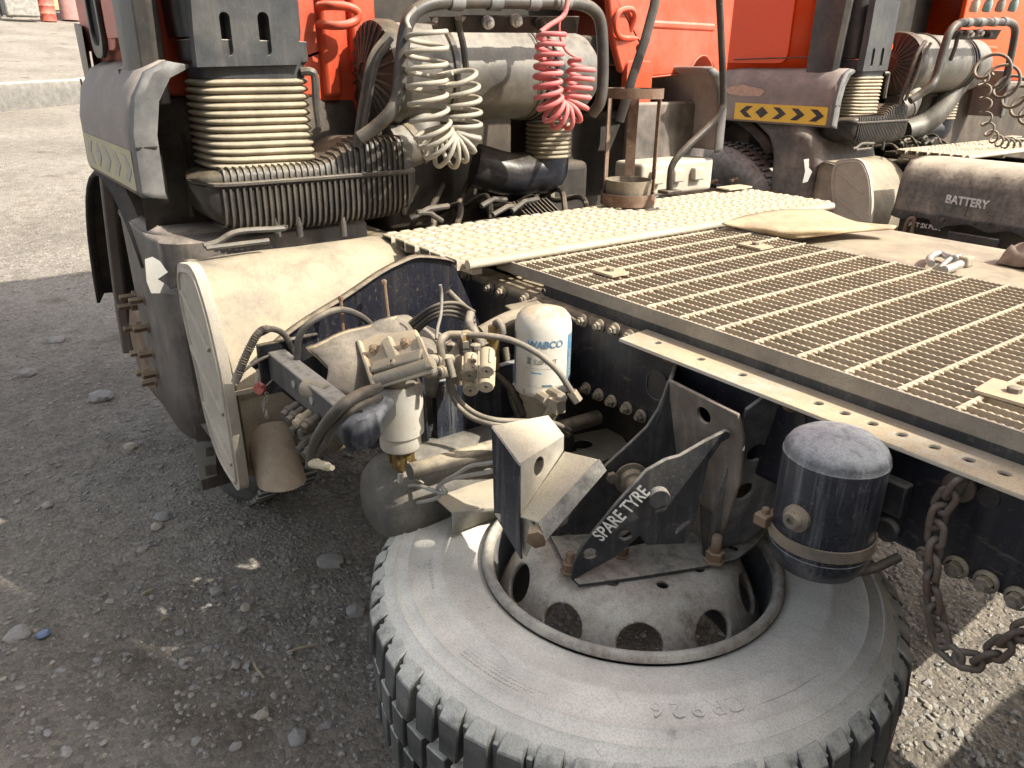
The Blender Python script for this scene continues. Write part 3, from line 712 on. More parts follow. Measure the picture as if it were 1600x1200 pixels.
# resonator
RX, RZ = 2.175, at(470, 283, x=2.05).z
yA, yB = at(305, 290, x=2.10).y, at(652, 283, x=2.10).y
def res_half(t):  # half depth in x
    return .122*(1-abs(2*t-1)**12)**.4*.98+.004
bm = new_bm(); rings = []; n = 40
for i in range(n+1):
    t = i/n; y = yA+(yB-yA)*t; hx = res_half(t)
    dep = .122*(1-abs(2*t-1)**6)**.5 + .004
    if t > .5: dep *= 1-.10*(t-.5)
    r_ = []
    for k in range(13):
        a = math.pi*k/12; r_.append(V(RX-hx*abs(math.cos(a))**.22*(1 if math.cos(a) > 0 else -1), y, RZ-dep*math.sin(a)**.42 if 0 < k < 12 else RZ))
    rings.append(r_)
loft(bm, rings, cap=False, closed=False); 
res = part('resonator_box', bm, blackpl, T1, sm=50, label='black ribbed plastic resonator box under the bellows')
bm = new_bm()
for i in range(33):
    t = .085+.83*i/32; y = yA+(yB-yA)*t; hx = res_half(t)+.004; dep = .122*(1-abs(2*t-1)**6)**.5
    if t > .5: dep *= 1-.10*(t-.5)
    prev = None; pts = []
    for k in range(0, 9):
        a = math.pi*k/14; pts.append(V(RX-hx*abs(math.cos(a))**.22, y, RZ-.006-(dep+.004)*math.sin(a)**.42))
    tube(bm, pts, .0042, 4, flat=1)
part('lower_ribs', bm, greypl, res, kind='stuff')
bm = new_bm(); ol = [(RX-res_half(i/20)-.014, yA+(yB-yA)*(i/20)) for i in range(21)]+[(RX+res_half(i/20)+.010, yA+(yB-yA)*(i/20)) for i in range(20, -1, -1)]
plate(bm, (0, 0, RZ), (1, 0, 0), (0, 1, 0), ol, [], .010); part('seam_flange', bm, greypl, res, bevel=.002)
bm = new_bm(); rings = []
for i in range(n+1):
    t = i/n; y = yA+(yB-yA)*t; hx = res_half(t)*.96
    h = .030+.055*smooth01((t-.5)/.2)*(1-smooth01((t-.90)/.1)); h *= (1-abs(2*t-1)**8)+.02
    rings.append([V(RX-hx*c_, y, RZ+.010+h*s_) for c_, s_ in ((1, 0), (.99, .5), (.93, .85), (.8, 1), (0, 1.04), (-.8, 1), (-.95, .6), (-1, 0))])
loft(bm, rings); part('upper_shell', bm, blackpl, res, sm=40)
bm = new_bm()
for i in range(31):
    t = .10+.80*i/30; y = yA+(yB-yA)*t; hx = res_half(t)*.97
    h = .030+.055*smooth01((t-.5)/.2)*(1-smooth01((t-.90)/.1))
    tube(bm, [V(RX-hx*c_, y, RZ+.010+h*s_) for c_, s_ in ((1.01, 0), (1.0, .5), (.95, .9), (.8, 1.05), (.35, 1.08))], .0038, 4)
part('upper_ribs', bm, greypl, res, kind='stuff')
for px in (432, 467, 536):
    p = at(px, 350, x=2.06); bm = new_bm(); lathe(bm, [(.010, -.035), (.010, 0), (.006, .02)], p, (0, 0, 1), 10); part('mounting_foot', bm, greypl, res)
bm = new_bm(); hose(bm, [at(318, 384, x=2.02), at(340, 378, x=2.02), at(372, 362, x=2.02), at(440, 357, x=2.02), at(445, 352, x=2.02)], .008, 5, 8); hose(bm, [at(322, 388, x=2.0), at(420, 376, x=2.0)], .007, 4, 8); part('support_bracket', bm, greypl, T1)
# elbow to the air cleaner
bm = new_bm(); e = [V(2.17, yB+.05, RZ+.06), V(2.16, yB-.03, RZ+.075), V(2.17, yB-.05, RZ+.13), V(2.22, yB-.03, RZ+.17), V(2.25, yB-.04, RZ+.20)]
tube(bm, catmull(e, 6), .068, 20); part('intake_elbow', bm, acm, T1, sm=60)
for i, j in ((1, .072),):
    bm = new_bm(); tube(bm, [V(2.163, yB-.018, RZ+.070), V(2.161, yB-.034, RZ+.079)], .074, 22); part('hose_clamp', bm, boltm, T1)
# ---- air cleaner
AX, AZ, AR = 2.20, 1.575, .140
ya, yb = -1.13, -1.93
bm = new_bm(); lathe(bm, [(.0001, 0), (AR*.80, 0), (AR*.97, .012), (AR, .03), (AR, .50), (AR+.004, .505), (AR+.004, .515), (AR, .52), (AR, .60), (AR*.985, .61), (AR*.985, .70), (AR*.93, .755), (AR*.78, .785), (.0001, .80)], (AX, ya, AZ), (0, -1, 0), 56, cap=False)
ac = part('air_cleaner', bm, acm, T1, label='large dusty cylindrical air cleaner lying across the frame')
for h in (.19, .515, .545, .575):
    bm = new_bm(); lathe(bm, [(AR+.001, h-.012 if h < .3 else h-.006), (AR+.007, h-.008 if h < .3 else h-.004), (AR+.007, h+.008 if h < .3 else h+.004), (AR+.001, h+.012 if h < .3 else h+.006)], (AX, ya, AZ), (0, -1, 0), 56, cap=False); part('clamp_band', bm, blackpl, ac)
bm = new_bm(); lathe(bm, [(.0001, -.045), (.03, -.045), (.05, -.035), (AR*1.02, -.02), (AR*1.06, 0), (AR*1.06, .035), (AR*1.0, .04)], (AX, ya, AZ), (0, -1, 0), 48, cap=False); ec = part('end_cap', bm, blackpl, ac)
for k in range(26):
    a = 2*math.pi*k/26; bm = new_bm(); d_ = V(math.cos(a), 0, math.sin(a)); bar(bm, V(AX, ya+.046, AZ)+d_*.03, V(AX, ya+.020, AZ)+d_*AR*1.0, .006, .008, (0, 1, 0)); part('cap_rib', bm, greypl, ec)
bm = new_bm(); hose(bm, [at(612, 60, x=2.02), at(590, 95, x=2.02), at(578, 150, x=2.02), at(566, 215, x=2.04)], .0075, 6, 8); hose(bm, [at(606, 55, x=2.05), at(581, 90, x=2.05), at(568, 150, x=2.05), at(556, 230, x=2.06)], .010, 6, 8); part('air_pipe', bm, rubber, T1)
# hanging rubber drain / connector in front of cleaner
bm = new_bm(); hose(bm, [at(716, 28, x=1.98), at(718, 45, x=2.0), at(724, 72, x=2.01), at(728, 105, x=2.03)], .010, 5, 8); part('sensor_lead', bm, rubber, T1)
blackgloss = M_('glossy_black_blue', (.010, .014, .024), .22, film=.04, up=.18)
# ---- lower bellows and fan bowl
cx_, cy_ = 2.27, at(862, 222, x=2.25).y
z1_, z0_ = at(862, 193, x=2.2).z, at(862, 250, x=2.2).z
bm = new_bm(); rings = []
for i in range(8*8+1):
    t = i/64; w = abs(math.sin(math.pi*(t*8 % 1)))**.7; rings.append(se_ring(cx_, cy_, z1_+(z0_-z1_)*t, .070+.010*w, .072+.010*w, 32, 2.2))
loft(bm, rings); part('outlet_bellows', bm, bellm, T1, sm=60)
bm = new_bm(); z2_ = at(840, 306, x=2.2).z
tube(bm, catmull([V(cx_, cy_, z0_+.01), V(cx_+.005, cy_+.005, z0_-.05), V(cx_+.02, cy_+.05, z2_+.07), V(cx_+.05, cy_+.14, z2_+.065), V(cx_+.1, cy_+.26, z2_+.10)], 7), .078, 24); part('outlet_elbow', bm, blackgloss, T1, sm=60, label='glossy blue black outlet elbow below the bellows')
# ---- engine and gearbox masses, coloured dark for the shade under the cab
for (c, s, m_, nm) in [((2.95, -1.85, 1.22), (.35, 1.75, .75), dark, 'engine_bay'), ((2.80, -1.62, 1.18), (.40, .62, .60), brownmetal, 'engine_block'), ((2.52, -1.42, 1.20), (.10, .30, .32), brownmetal, 'rear_cross_plate'), ((2.50, -1.98, 1.10), (.25, .34, .30), dark, 'gearbox_cover'), ((2.60, -2.35, 1.25), (.20, .55, .35), dark, 'engine_tunnel_wall'), ((1.75, -1.62, .72), (1.3, .62, .42), dark, 'transmission'), ((2.62, -1.68, 2.1), (.03, 1.1, .95), dark, 'rear_recess'), ((1.47, -.94, .56), (.50, .42, .012), dark, 'bay_floor'), ((2.7, -.95, 1.2), (.3, .3, .5), dark, 'steering_box')]:  # the plate below the bay is added to keep stray sun off the ground
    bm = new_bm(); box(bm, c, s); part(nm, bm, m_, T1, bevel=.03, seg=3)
for i in range(7):
    bm = new_bm(); yy = -1.25-.11*i; hose(bm, [V(2.12+.03*math.sin(i*2), yy, 1.10), V(2.22, yy-.06, 1.14+.02*(i % 3)), V(2.34, yy-.02, 1.12), V(2.42, yy-.12, 1.20)], .011, 5, 8); part('gearbox_hose', bm, (rubber, dark, blackpl)[i % 3], T1)
bm = new_bm(); box(bm, (2.12, -1.68, 1.085), (.22, .85, .03)); part('gearbox_shelf', bm, brownmetal, T1, bevel=.004)
for i in range(9):
    bm = new_bm(); yy = -1.60-.018*i; bar(bm, V(2.06, yy, 1.105), V(2.16, yy, 1.15), .004, .035); part('cooler_fin', bm, greypl, T1)
for i, (a_, b_) in enumerate((((640, 342), (700, 322)), ((650, 332), (690, 345)), ((752, 322), (790, 312)), ((800, 330), (838, 312)), ((770, 336), (815, 322)))):
    bm = new_bm(); tube(bm, [at(*a_, x=2.07), at((a_[0]+b_[0])/2, (a_[1]+b_[1])/2-6, x=2.08), at(*b_, x=2.10)], .009, 8); part('pipe_union', bm, greypl, T1)
# ---- hose gantry (dark U-shaped tube)
bm = new_bm(); GX = 1.95
gp = [at(562, 216, x=2.0), at(585, 200, x=1.98), at(608, 178, x=GX), at(622, 150, x=GX), at(627, 100, x=GX), at(632, 55, x=GX), at(640, 30, x=GX), at(658, 12, x=GX), at(690, 3, x=GX), at(740, 2, x=GX)]
gp2 = [at(900, 5, x=GX), at(922, 12, x=GX), at(936, 28, x=GX), at(941, 60, x=GX), at(942, 120, x=GX), at(938, 158, x=GX), at(925, 178, x=GX+.03)]
tube(bm, catmull(gp, 5)+catmull(gp2, 5), .0185, 14); gan = part('hose_gantry', bm, greypl, T1, sm=60, label='dark grey bent tube gantry carrying the coiled air hoses')
for px in (712, 772, 832, 880):
    p = at(px, 4, x=GX); bm = new_bm(); lathe(bm, [(.0195, -.022), (.0215, -.02), (.0215, .02), (.0195, .022)], p, (0, 1, 0), 18, cap=False); part('tube_sleeve', bm, fairm2, gan)
bm = new_bm(); q = [at(672, 26, x=2.0), at(905, 26, x=2.0), at(902, 52, x=2.02), at(678, 50, x=2.02)]; plate3(bm, q, [(at(682, 35, x=2.0), .012), (at(725, 30, x=2.0), .010)], .006); part('coupling_plate', bm, blackpl, gan)
for px, py in ((764, 36), (808, 33), (846, 38)):
    p = at(px, py, x=1.985); bm = new_bm(); lathe(bm, [(.014, -.018), (.018, -.016), (.018, 0), (.011, .004), (.011, .016), (.0001, .018)], p, (-1, .2, -.25), 12, cap=False); part('air_coupling', bm, wirem if px != 846 else dark, gan)
# ---- deck planks (grip strut)
DZ = 1.14; DX0, DX1, DY0, DY1 = 1.62, 2.03, -1.03, -2.70
deck = new_bm(); tube(deck, [V(DX0-.012, DY0-.02, DZ-.012), V(DX0-.012, DY1+.02, DZ-.012)], .013, 12)
deck = part('deck_walkway', deck, galv, T1, label='pale dusty perforated walkway planks behind the cab')
NP = 6; pw_ = (DX1-DX0)/NP
bm = new_bm()
w2 = pw_/2-.006
prof = [(-w2, -.028), (-w2, -.003), (-w2+.003, 0), (w2-.003, 0), (w2, -.003), (w2, -.028), (w2-.003, -.028), (w2-.003, -.004), (-w2+.003, -.004), (-w2+.003, -.028)]
loft(bm, [[V(p[0], DY0, p[1]) for p in prof], [V(p[0], DY1, p[1]) for p in prof]])
nt_ = int((DY0-DY1)/.045)
for i in range(nt_):
    yy = DY0-.012-i*.045
    for s in (-1, 1):
        x0 = s*(w2-.0065)
        vs = [bm.verts.new(p) for p in ((x0-.0065, yy, 0), (x0+.0065, yy, 0), (x0+.0065, yy-.035, 0), (x0-.0065, yy-.035, 0), (x0-.0045, yy-.005, .0036), (x0+.0055, yy-.005, .0036), (x0+.0055, yy-.030, .0036), (x0-.0045, yy-.030, .0036))]
        for f in ((4, 5, 6, 7), (0, 1, 5, 4), (1, 2, 6, 5), (2, 3, 7, 6), (3, 0, 4, 7)): bm.faces.new([vs[k] for k in f])
pm_ = to_mesh(bm, 'deck_plank'); pm_.materials.append(galv)
for i in range(NP): link('deck_plank', pm_, deck, None, Matrix.Translation((DX0+pw_*(i+.5), (i % 2)*.006, DZ)))
for y in (-1.10, -1.62, -2.14, -2.62):
    bm = new_bm(); box(bm, ((DX0+DX1)/2+.005, y, DZ-.040), (DX1-DX0-.02, .03, .022)); part('deck_bearer', bm, galv, deck, bevel=.003)
bm = new_bm(); plate(bm, (0, 0, DZ+.012), (1, 0, 0), (0, 1, 0), rrect(2.0, -2.60, .035, .075, .008, 3), [], .005); part('cover_plate', bm, galv, deck)
# ---- silencer with end plate
def sil_prof():
    pts = [(1.765, .62), (1.745, .66), (1.745, .80), (1.765, .90), (1.808, .98), (1.865, 1.05), (1.935, 1.105), (2.02, 1.130), (2.085, 1.118), (2.105, 1.05), (2.105, .64)]
    return pts
pf = catmull([V(a, 0, b) for a, b in sil_prof()], 4)
bm = new_bm(); loft(bm, [[V(1.92+(p.x-1.92)*s, y, .88+(p.z-.88)*s+.004*mnoise.noise(V(p.x*9, y*9, p.z*9))) for p in pf] for y, s in ((-.475, 1), (-.52, 1), (-.57, 1), (-.62, 1), (-.67, 1), (-.72, 1), (-.78, 1), (-.86, 1), (-.94, 1), (-1.0, 1), (-1.03, .985), (-1.05, .95), (-1.062, .88))])
sil = part('silencer', bm, tanpaint, T1, sm=50, bevel=.004, label='tan box silencer cover lit by sun, with pale end plate')
ep = [(1.90, 1.158), (1.84, 1.166), (1.795, 1.150), (1.759, 1.105), (1.735, 1.06), (1.712, .99), (1.695, .92), (1.682, .80), (1.680, .67), (1.695, .635), (1.735, .628), (1.837, .656), (1.905, .744), (1.930, .876), (1.965, .982), (1.978, 1.07), (1.968, 1.125), (1.94, 1.15)]
epc = [(p.x, p.z) for p in catmull([V(a, 0, b) for a, b in ep], 4, True)]
bm = new_bm(); plate(bm, (0, -.430, 0), (1, 0, 0), (0, 0, 1), epc, [], .024); pl_ = part('end_plate', bm, tanshade, sil, bevel=.008, seg=3)
cx0, cz0 = 1.82, .91
bm = new_bm(); tube(bm, [V(cx0+(a-cx0)*.90, -.430, cz0+(b-cz0)*.93) for a, b in epc], .006, 6, closed=True); part('pressed_border', bm, tanshade, pl_)
for (a, b) in (((1.94, 1.08), (1.76, .98)), ((1.93, .94), (1.72, .83)), ((1.89, .80), (1.71, .70))):
    bm = new_bm(); tube(bm, [V(a[0], -.430, a[1]), V(b[0], -.430, b[1])], .008, 8); part('pressed_rib', bm, tanshade, pl_)
bm = new_bm(); loft(bm, [[V(1.92+(p.x-1.92)*.965, y, .88+(p.z-.88)*.965) for p in pf] for y in (-.455, -.474)], cap=False); part('seam_band', bm, muddark, sil)
# ------------------------------------------------------------------ truck 2 base copy is taken here (parts both trucks share)
T2 = copy_tree(T1)
# ------------------------------------------------------------------ coiled hoses
def coil(bm, path, Rr, turns, r, k=14, squash=1.0, n=7, dens=None):
    pts = catmull(path, 24); fr = frames(pts)
    L = [0]
    for i in range(1, len(pts)): L.append(L[-1]+(pts[i]-pts[i-1]).length)
    tot = L[-1]; N_ = int(turns*k*1.6); out = []; j = 0
    for i in range(N_+1):
        s = tot*i/N_
        while j < len(L)-2 and L[j+1] < s: j += 1
        t = (s-L[j])/max(1e-9, L[j+1]-L[j]); p = pts[j].lerp(pts[j+1], t); u, w = fr[j]
        a = 2*math.pi*turns*(dens(i/N_) if dens else i/N_)
        out.append(p+(u*math.cos(a)+w*math.sin(a)*squash)*Rr)
    tube(bm, out, r, n); return out
CX = 1.90
def cp(px, py, x=CX): return at(px, py, x=x)
bm = new_bm(); coil(bm, [cp(667, 48), cp(667, 100), cp(668, 150), cp(674, 195), cp(686, 225), cp(703, 232), cp(720, 215), cp(722, 175), cp(719, 140), cp(712, 108)], .052, 19, .0068, 22, dens=lambda f: 6.3/19*f/.45 if f < .45 else (6.3+7.2*(f-.45)/.25)/19 if f < .70 else (13.5+5.5*(f-.70)/.30)/19)
hose(bm, [cp(640, 46), cp(636, 30, 1.93), cp(650, 12, 1.93)], .0062, 5, 7)
part('coiled_air_hose', bm, coilw, T1, sm=80, label='white coiled air hose hanging in a U from the gantry')
bm = new_bm(); coil(bm, [cp(862, 52), cp(858, 90), cp(856, 135), cp(862, 168), cp(880, 182), cp(897, 168), cp(904, 135), cp(910, 96)], .039, 17, .0075)
hose(bm, [cp(845, 50), cp(858, 40), cp(880, 25), cp(886, 5), cp(888, -20)], .0075, 5, 7); hose(bm, [cp(905, 92), cp(885, 80), cp(876, 60), cp(874, 38), cp(880, 20)], .004, 5, 6)
part('coiled_air_hose', bm, coilr, T1, sm=80, label='faded red coiled air hose hanging beside the gantry')
# ------------------------------------------------------------------ grating
GZ = 1.118; GY0 = -1.187; GW = .862; GXF = 1.665; GXR = -1.05; PX = .0941
gr = new_bm(); box(gr, ((GXF+GXR)/2, GY0+.002, GZ-.014), (GXF-GXR, .005, .030)); box(gr, ((GXF+GXR)/2, GY0-GW-.002, GZ-.016), (GXF-GXR, .005, .030)); box(gr, (GXF+.003, GY0-GW/2, GZ-.016), (.005, GW, .030)); box(gr, (GXR, GY0-GW/2, GZ-.016), (.005, GW, .030))
gr = part('walkway_grating', gr, skirtm, T1, label='brown serrated steel grating between the chassis rails')
bm = new_bm(); box(bm, ((GXF+GXR)/2-.1, GY0-.008, GZ-.046), (GXF-GXR-.2, .018, .034)); part('spacer_angle', bm, navy2, gr, bevel=.003)
bm = new_bm(); p_ = .0128; n_ = int((GXF-GXR)/p_); h_ = .030; t_ = .0048
top = []
for i in range(n_):
    x = GXR+i*p_; top += [(x, 0), (x+p_*.25, -.0006), (x+p_*.50, -.0017), (x+p_*.75, -.0008)]
a = [bm.verts.new((x, -t_/2, z)) for x, z in top]; b = [bm.verts.new((x, t_/2, z)) for x, z in top]
c = [bm.verts.new((x, -t_/2, -h_)) for x, z in (top[0], top[-1])]; d = [bm.verts.new((x, t_/2, -h_)) for x, z in (top[0], top[-1])]
for i in range(len(top)-1): bm.faces.new((a[i], a[i+1], b[i+1], b[i]))
bm.faces.new([c[0]]+a+[c[1]]); bm.faces.new([d[1]]+list(reversed(b))+[d[0]]); bm.faces.new((a[0], c[0], d[0], b[0])); bm.faces.new((a[-1], b[-1], d[1], c[1]))
bmesh.ops.triangulate(bm, faces=[f for f in bm.faces if len(f.verts) > 4])
bb = to_mesh(bm, 'bearing_bar', 0); bb.materials.append(grate)
NB = 28
for i in range(NB+1):
    link('bearing_bar', bb, gr, None, Matrix.Translation(((i % 3)*.004, GY0-.004-(GW-.008)*i/NB, GZ)))
bm = new_bm(); pts = []; N_ = 140
rings = []
for i in range(N_+1):
    y = -GW*i/N_; tw_ = i*.55; rr = .0058
    rings.append([V(math.cos(tw_+k*math.pi/2)*rr, y, math.sin(tw_+k*math.pi/2)*rr) for k in range(4)])
loft(bm, rings); cb = to_mesh(bm, 'cross_bar', 0); cb.materials.append(grate)
xi = 1.672; i = 0
cbl = M_('cross_bar_worn', (.42, .36, .27), .6, metal=.1, film=.4, up=.8, dust=(.52, .44, .32)); cb.materials[0] = cbl
while xi-PX*i > GXR+.03:
    if i or True: link('cross_bar', cb, gr, None, Matrix.Translation((min(xi-PX*i, GXF-.01), GY0, GZ-.0022)))
    i += 1
# clamp plates with bolts
def clamp(px, py, ang, sx, sy):
    c = at(px, py, z=GZ+.004); rot = Matrix.Rotation(ang, 4, 'Z'); bm = new_bm()
    plate(bm, (0, 0, 0), (1, 0, 0), (0, 1, 0), rrect(0, 0, sx, sy, .004, 2), [], .005)
    pl = link('clamp_plate', to_mesh(bm, 'clamp_plate'), gr, galv, Matrix.Translation(c) @ rot); pl.data.materials[0] = cardclamp
    bm = new_bm(); lathe(bm, [(.011, .005), (.011, .013), (.009, .014), (.0001, .014)], (0, 0, 0), (0, 0, 1), 6, cap=False); link('clamp_bolt', to_mesh(bm, 'clamp_bolt'), pl, boltm)
cardclamp = M_('clamp_plate_steel', (.44, .36, .26), .6, metal=.1, film=.3, up=.6, rust=.1)
clamp(953, 426, R(90), .030, .040); clamp(1180, 385, R(88), .030, .042); clamp(1583, 617, R(93), .040, .045)
# dirt covered plate under the grating
bm = new_bm(); rows = []
for i in range(40):
    x = 1.7-i*.075; rows.append([bm.verts.new((x, -1.24-j*.04, .1+.96+.02*mnoise.noise(V(x*3, j*.3, 1))+.012*mnoise.noise(V(x*9, j, 1)))) for j in range(20)])
for i in range(39):
    for j in range(19): bm.faces.new((rows[i][j], rows[i+1][j], rows[i+1][j+1], rows[i][j+1]))
part('dirt_covered_guard', bm, M_('caked_dirt', (.36, .28, .19), .95, film=.3, up=.2, dust=(.40, .31, .20), bump=.6), T1, sm=180)
# ------------------------------------------------------------------ perforated mounting strip on rail
SZ = 1.062; sy0, sy1 = -1.092, -1.193
hx = [at(px, py, z=SZ+.008) for px, py in ((1046, 529), (1113, 554), (1180, 577), (1294, 622), (1333, 638), (1376, 654), (1421, 671), (1470, 691), (1523, 711), (1577, 733))]
holes = [circ((p.x, -1.140), .0092, 16, .0088) for p in hx]+[circ((hx[-1].x-.07*(k+1), -1.140), .0088, 14) for k in range(14)]
xf = at(1003, 524, z=SZ).x
bm = new_bm(); plate(bm, (0, 0, SZ), (1, 0, 0), (0, 1, 0), [(xf, sy0), (xf+.012, sy1), (-1.6, sy1), (-1.6, sy0)], holes, .007)
stripm = M_('strip_steel', (.55, .52, .45), .5, metal=.2, film=.35, up=.6, var=.06, bump=.06)
part('mounting_strip', bm, stripm, T1, bevel=.0015, seg=1, label='pale steel strip with a row of round holes on top of the rail')
# ------------------------------------------------------------------ rail bolts
bmb = new_bm(); lathe(bmb, [(.0165, 0), (.0165, .003), (.012, .0065)], (0, 0, 0), (0, 1, 0), 18, cap=False); lathe(bmb, [(.0115, .005), (.0115, .014), (.010, .0155), (.007, .0155), (.007, .021), (.0001, .022)], (0, 0, 0), (0, 1, 0), 6, cap=False)
bolt_me = to_mesh(bmb, 'bolt', 30); bolt_me.materials.append(boltm)
boltr_me = bolt_me.copy(); boltr_me.materials[0] = boltr
def rail_bolt(px, py, s=1.0, me=bolt_me, par=None, y=YR):
    p = at(px, py, y=y+.002); return link('bolt', me, par or rail_l, None, Matrix.Translation((p.x, y+.0005, p.z)) @ Matrix.Rotation(px*.7, 4, 'Y') @ Matrix.Scale(s, 4))
for px, py in ((766, 450), (785, 456), (822, 467), (911, 501), (937, 509), (961, 515), (984, 526), (1008, 537), (1027, 546), (916, 607), (936, 617), (956, 627), (980, 638), (1002, 650), (730, 430)): rail_bolt(px, py, .95)
for px, py in ((1047, 557), (1236, 632)): rail_bolt(px, py, .9, boltr_me)
for px, py in ((1494, 886), (1541, 909), (1590, 935)): rail_bolt(px, py, 1.15)
for px, py in ((1443, 866), (1080, 567), (1104, 573), (1145, 588), (1175, 602)): rail_bolt(px, py, .8)
for px, py, r_ in ((1545, 777, .013), (1251, 655, .010), (880, 560, .008), (1470, 720, .008), (850, 455, .006)):
    p = at(px, py, y=YR); bm = new_bm(); lathe(bm, [(r_*1.25, .0005), (r_*1.2, .003), (r_, .003), (r_*.95, .0012), (.0001, .0012)], (p.x, YR, p.z), (0, 1, 0), 18, cap=False); part('rail_hole', bm, blackp, rail_l)
for px, py, r_ in ((1400, 760, .012), (1387, 826, .022)):
    p = at(px, py, y=YR); bm = new_bm(); lathe(bm, [(r_, .0005), (r_, .006), (r_*.8, .010), (.0001, .011)], (p.x, YR, p.z), (0, 1, 0), 20, cap=False); part('plug', bm, greypl if r_ < .02 else navy2, rail_l)
p = at(1027, 603, y=YR); bm = new_bm(); plate(bm, (p.x, YR+.0005, p.z), (1, 0, 0), (0, 0, 1), rrect(0, 0, .030, .034, .026, 5), [rrect(0, 0, .026, .030, .022, 5)], -.004); part('slot_rim', bm, navy2, rail_l)
bm = new_bm(); plate(bm, (p.x, YR+.001, p.z), (1, 0, 0), (0, 0, 1), rrect(0, 0, .026, .030, .022, 5), [], -.001); part('slot_opening', bm, blackp, rail_l)
# ------------------------------------------------------------------ silencer support arm (dark swept plate) and longitudinal beam
AXP = 1.612
bm = new_bm(); tp = [at(*p, x=AXP) for p in ((392, 572), (425, 540), (470, 505), (540, 462), (590, 428), (625, 410), (650, 402), (690, 405), (705, 410))]
tpc = catmull(tp, 4); ol = [(p.y, p.z) for p in tpc]+[(-1.15, .82), (-.62, .80)]
plate(bm, (AXP, 0, 0), (0, 1, 0), (0, 0, 1), ol, [], -.008); arm = part('support_arm', bm, navy, T1, label='navy swept support plate behind the filters')
bm = new_bm(); loft(bm, [[p+V(-.018, 0, .002) for p in tpc], [p+V(.004, 0, .004) for p in tpc]], cap=False, closed=False); part('arm_flange', bm, navy, arm, solid=.005)
BYB = -.497; zt_ = 1.022
prof = [(0, 0), (0, -.062), (-.006, -.062), (-.006, -.008), (-.034, -.008), (-.034, -.030), (-.040, -.030), (-.040, 0)]
bm = new_bm(); loft(bm, [[V(x, BYB+p[0], zt_+p[1]) for p in prof] for x in (1.56, 1.175)])
beam = part('support_beam', bm, M_('beam_paint', (.028, .030, .036), .45, film=.16, up=.9, dust=(.40, .36, .29), streak=.2), T1, bevel=.003, label='navy channel beam carrying cable plugs, left of the fuel filter')
bm = new_bm(); box(bm, (1.565, BYB-.05, zt_-.04), (.012, .14, .12)); part('beam_end_plate', bm, navy, beam, bevel=.004)
for px, py in ((459, 600), (487, 626)):
    p = at(px, py, y=BYB+.001); bm = new_bm(); lathe(bm, [(.008, 0), (.008, .003), (.0001, .003)], (p.x, BYB, p.z), (0, 1, 0), 12, cap=False); part('bright_hole', bm, whites, beam)
bm = new_bm(); hose(bm, [at(432, 547, y=-.61), at(470, 543, y=-.66), at(530, 536, y=-.76)], .006, 4, 8); part('arm_rod', bm, galv, T1)
# black moulded corner next to filter
bm = new_bm(); rings = []
for (x, sy_, sz, dz_) in ((1.245, .020, .024, -.030), (1.225, .028, .032, -.036), (1.20, .034, .036, -.042), (1.175, .035, .037, -.046), (1.16, .028, .030, -.046)):
    rings.append([V(x, BYB-.032+a, zt_+dz_+b) for a, b in rrect(0, 0, sy_, sz, .024, 5)])
loft(bm, rings); part('moulded_corner', bm, tankm, T1, sm=60)
bm = new_bm(); bar(bm, V(1.185, BYB-.05, zt_-.05), V(1.29, -.64, .955), .045, .05); part('filter_stay', bm, tankm, T1, bevel=.012, seg=2)
# plugs under the beam
for i, (px, py) in enumerate(((455, 640), (463, 648), (474, 653), (486, 660), (468, 665), (482, 668), (478, 695), (488, 702), (497, 708))):
    p = at(px, py, y=-.478); bm = new_bm(); d_ = V(-.3, .9, -.25)
    lathe(bm, [(.007, -.020), (.009, -.018), (.009, 0), (.012, .001), (.012, .010), (.009, .012), (.009, .022), (.0001, .024)], p, d_, 10, cap=False); part('cable_plug', bm, castm if i == 2 else greypl, beam)
bm = new_bm(); box(bm, at(482, 680, y=-.490), (.10, .010, .05)); part('plug_bracket', bm, greypl, beam, bevel=.003)
# wires and hoses around beam
def hz(name, pts, r, m_, par=None, label=None, k=6, n=9):
    bm = new_bm(); hose(bm, pts, r, k, n); return part(name, bm, m_, par or T1, sm=80, label=label)
hz('loom_hose', [at(592, 606, y=-.62), at(568, 614, y=-.52), at(535, 634, y=-.46), at(508, 665, y=-.445), at(490, 698, y=-.44), at(486, 728, y=-.44)], .0105, rubber)
hz('loom_hose', [at(594, 622, y=-.62), at(575, 628, y=-.53), at(548, 642, y=-.475), at(520, 670, y=-.455), at(510, 690, y=-.45), at(498, 704, y=-.448)], .007, rubber)
p = at(485, 722, y=-.44); q = at(519, 731, y=-.437)
bm = new_bm(); tube(bm, [p, p.lerp(q, .35), p.lerp(q, .36), p.lerp(q, .8), p.lerp(q, .81), q], .008, 10, rf=lambda t: .0095 if t < .3 else (.008 if t < .75 else .005)); part('trailer_plug', bm, M_('cream_plug', (.55, .48, .33), .6, film=.2, up=.3), T1, label='cream cable plug dangling on the thick hose')
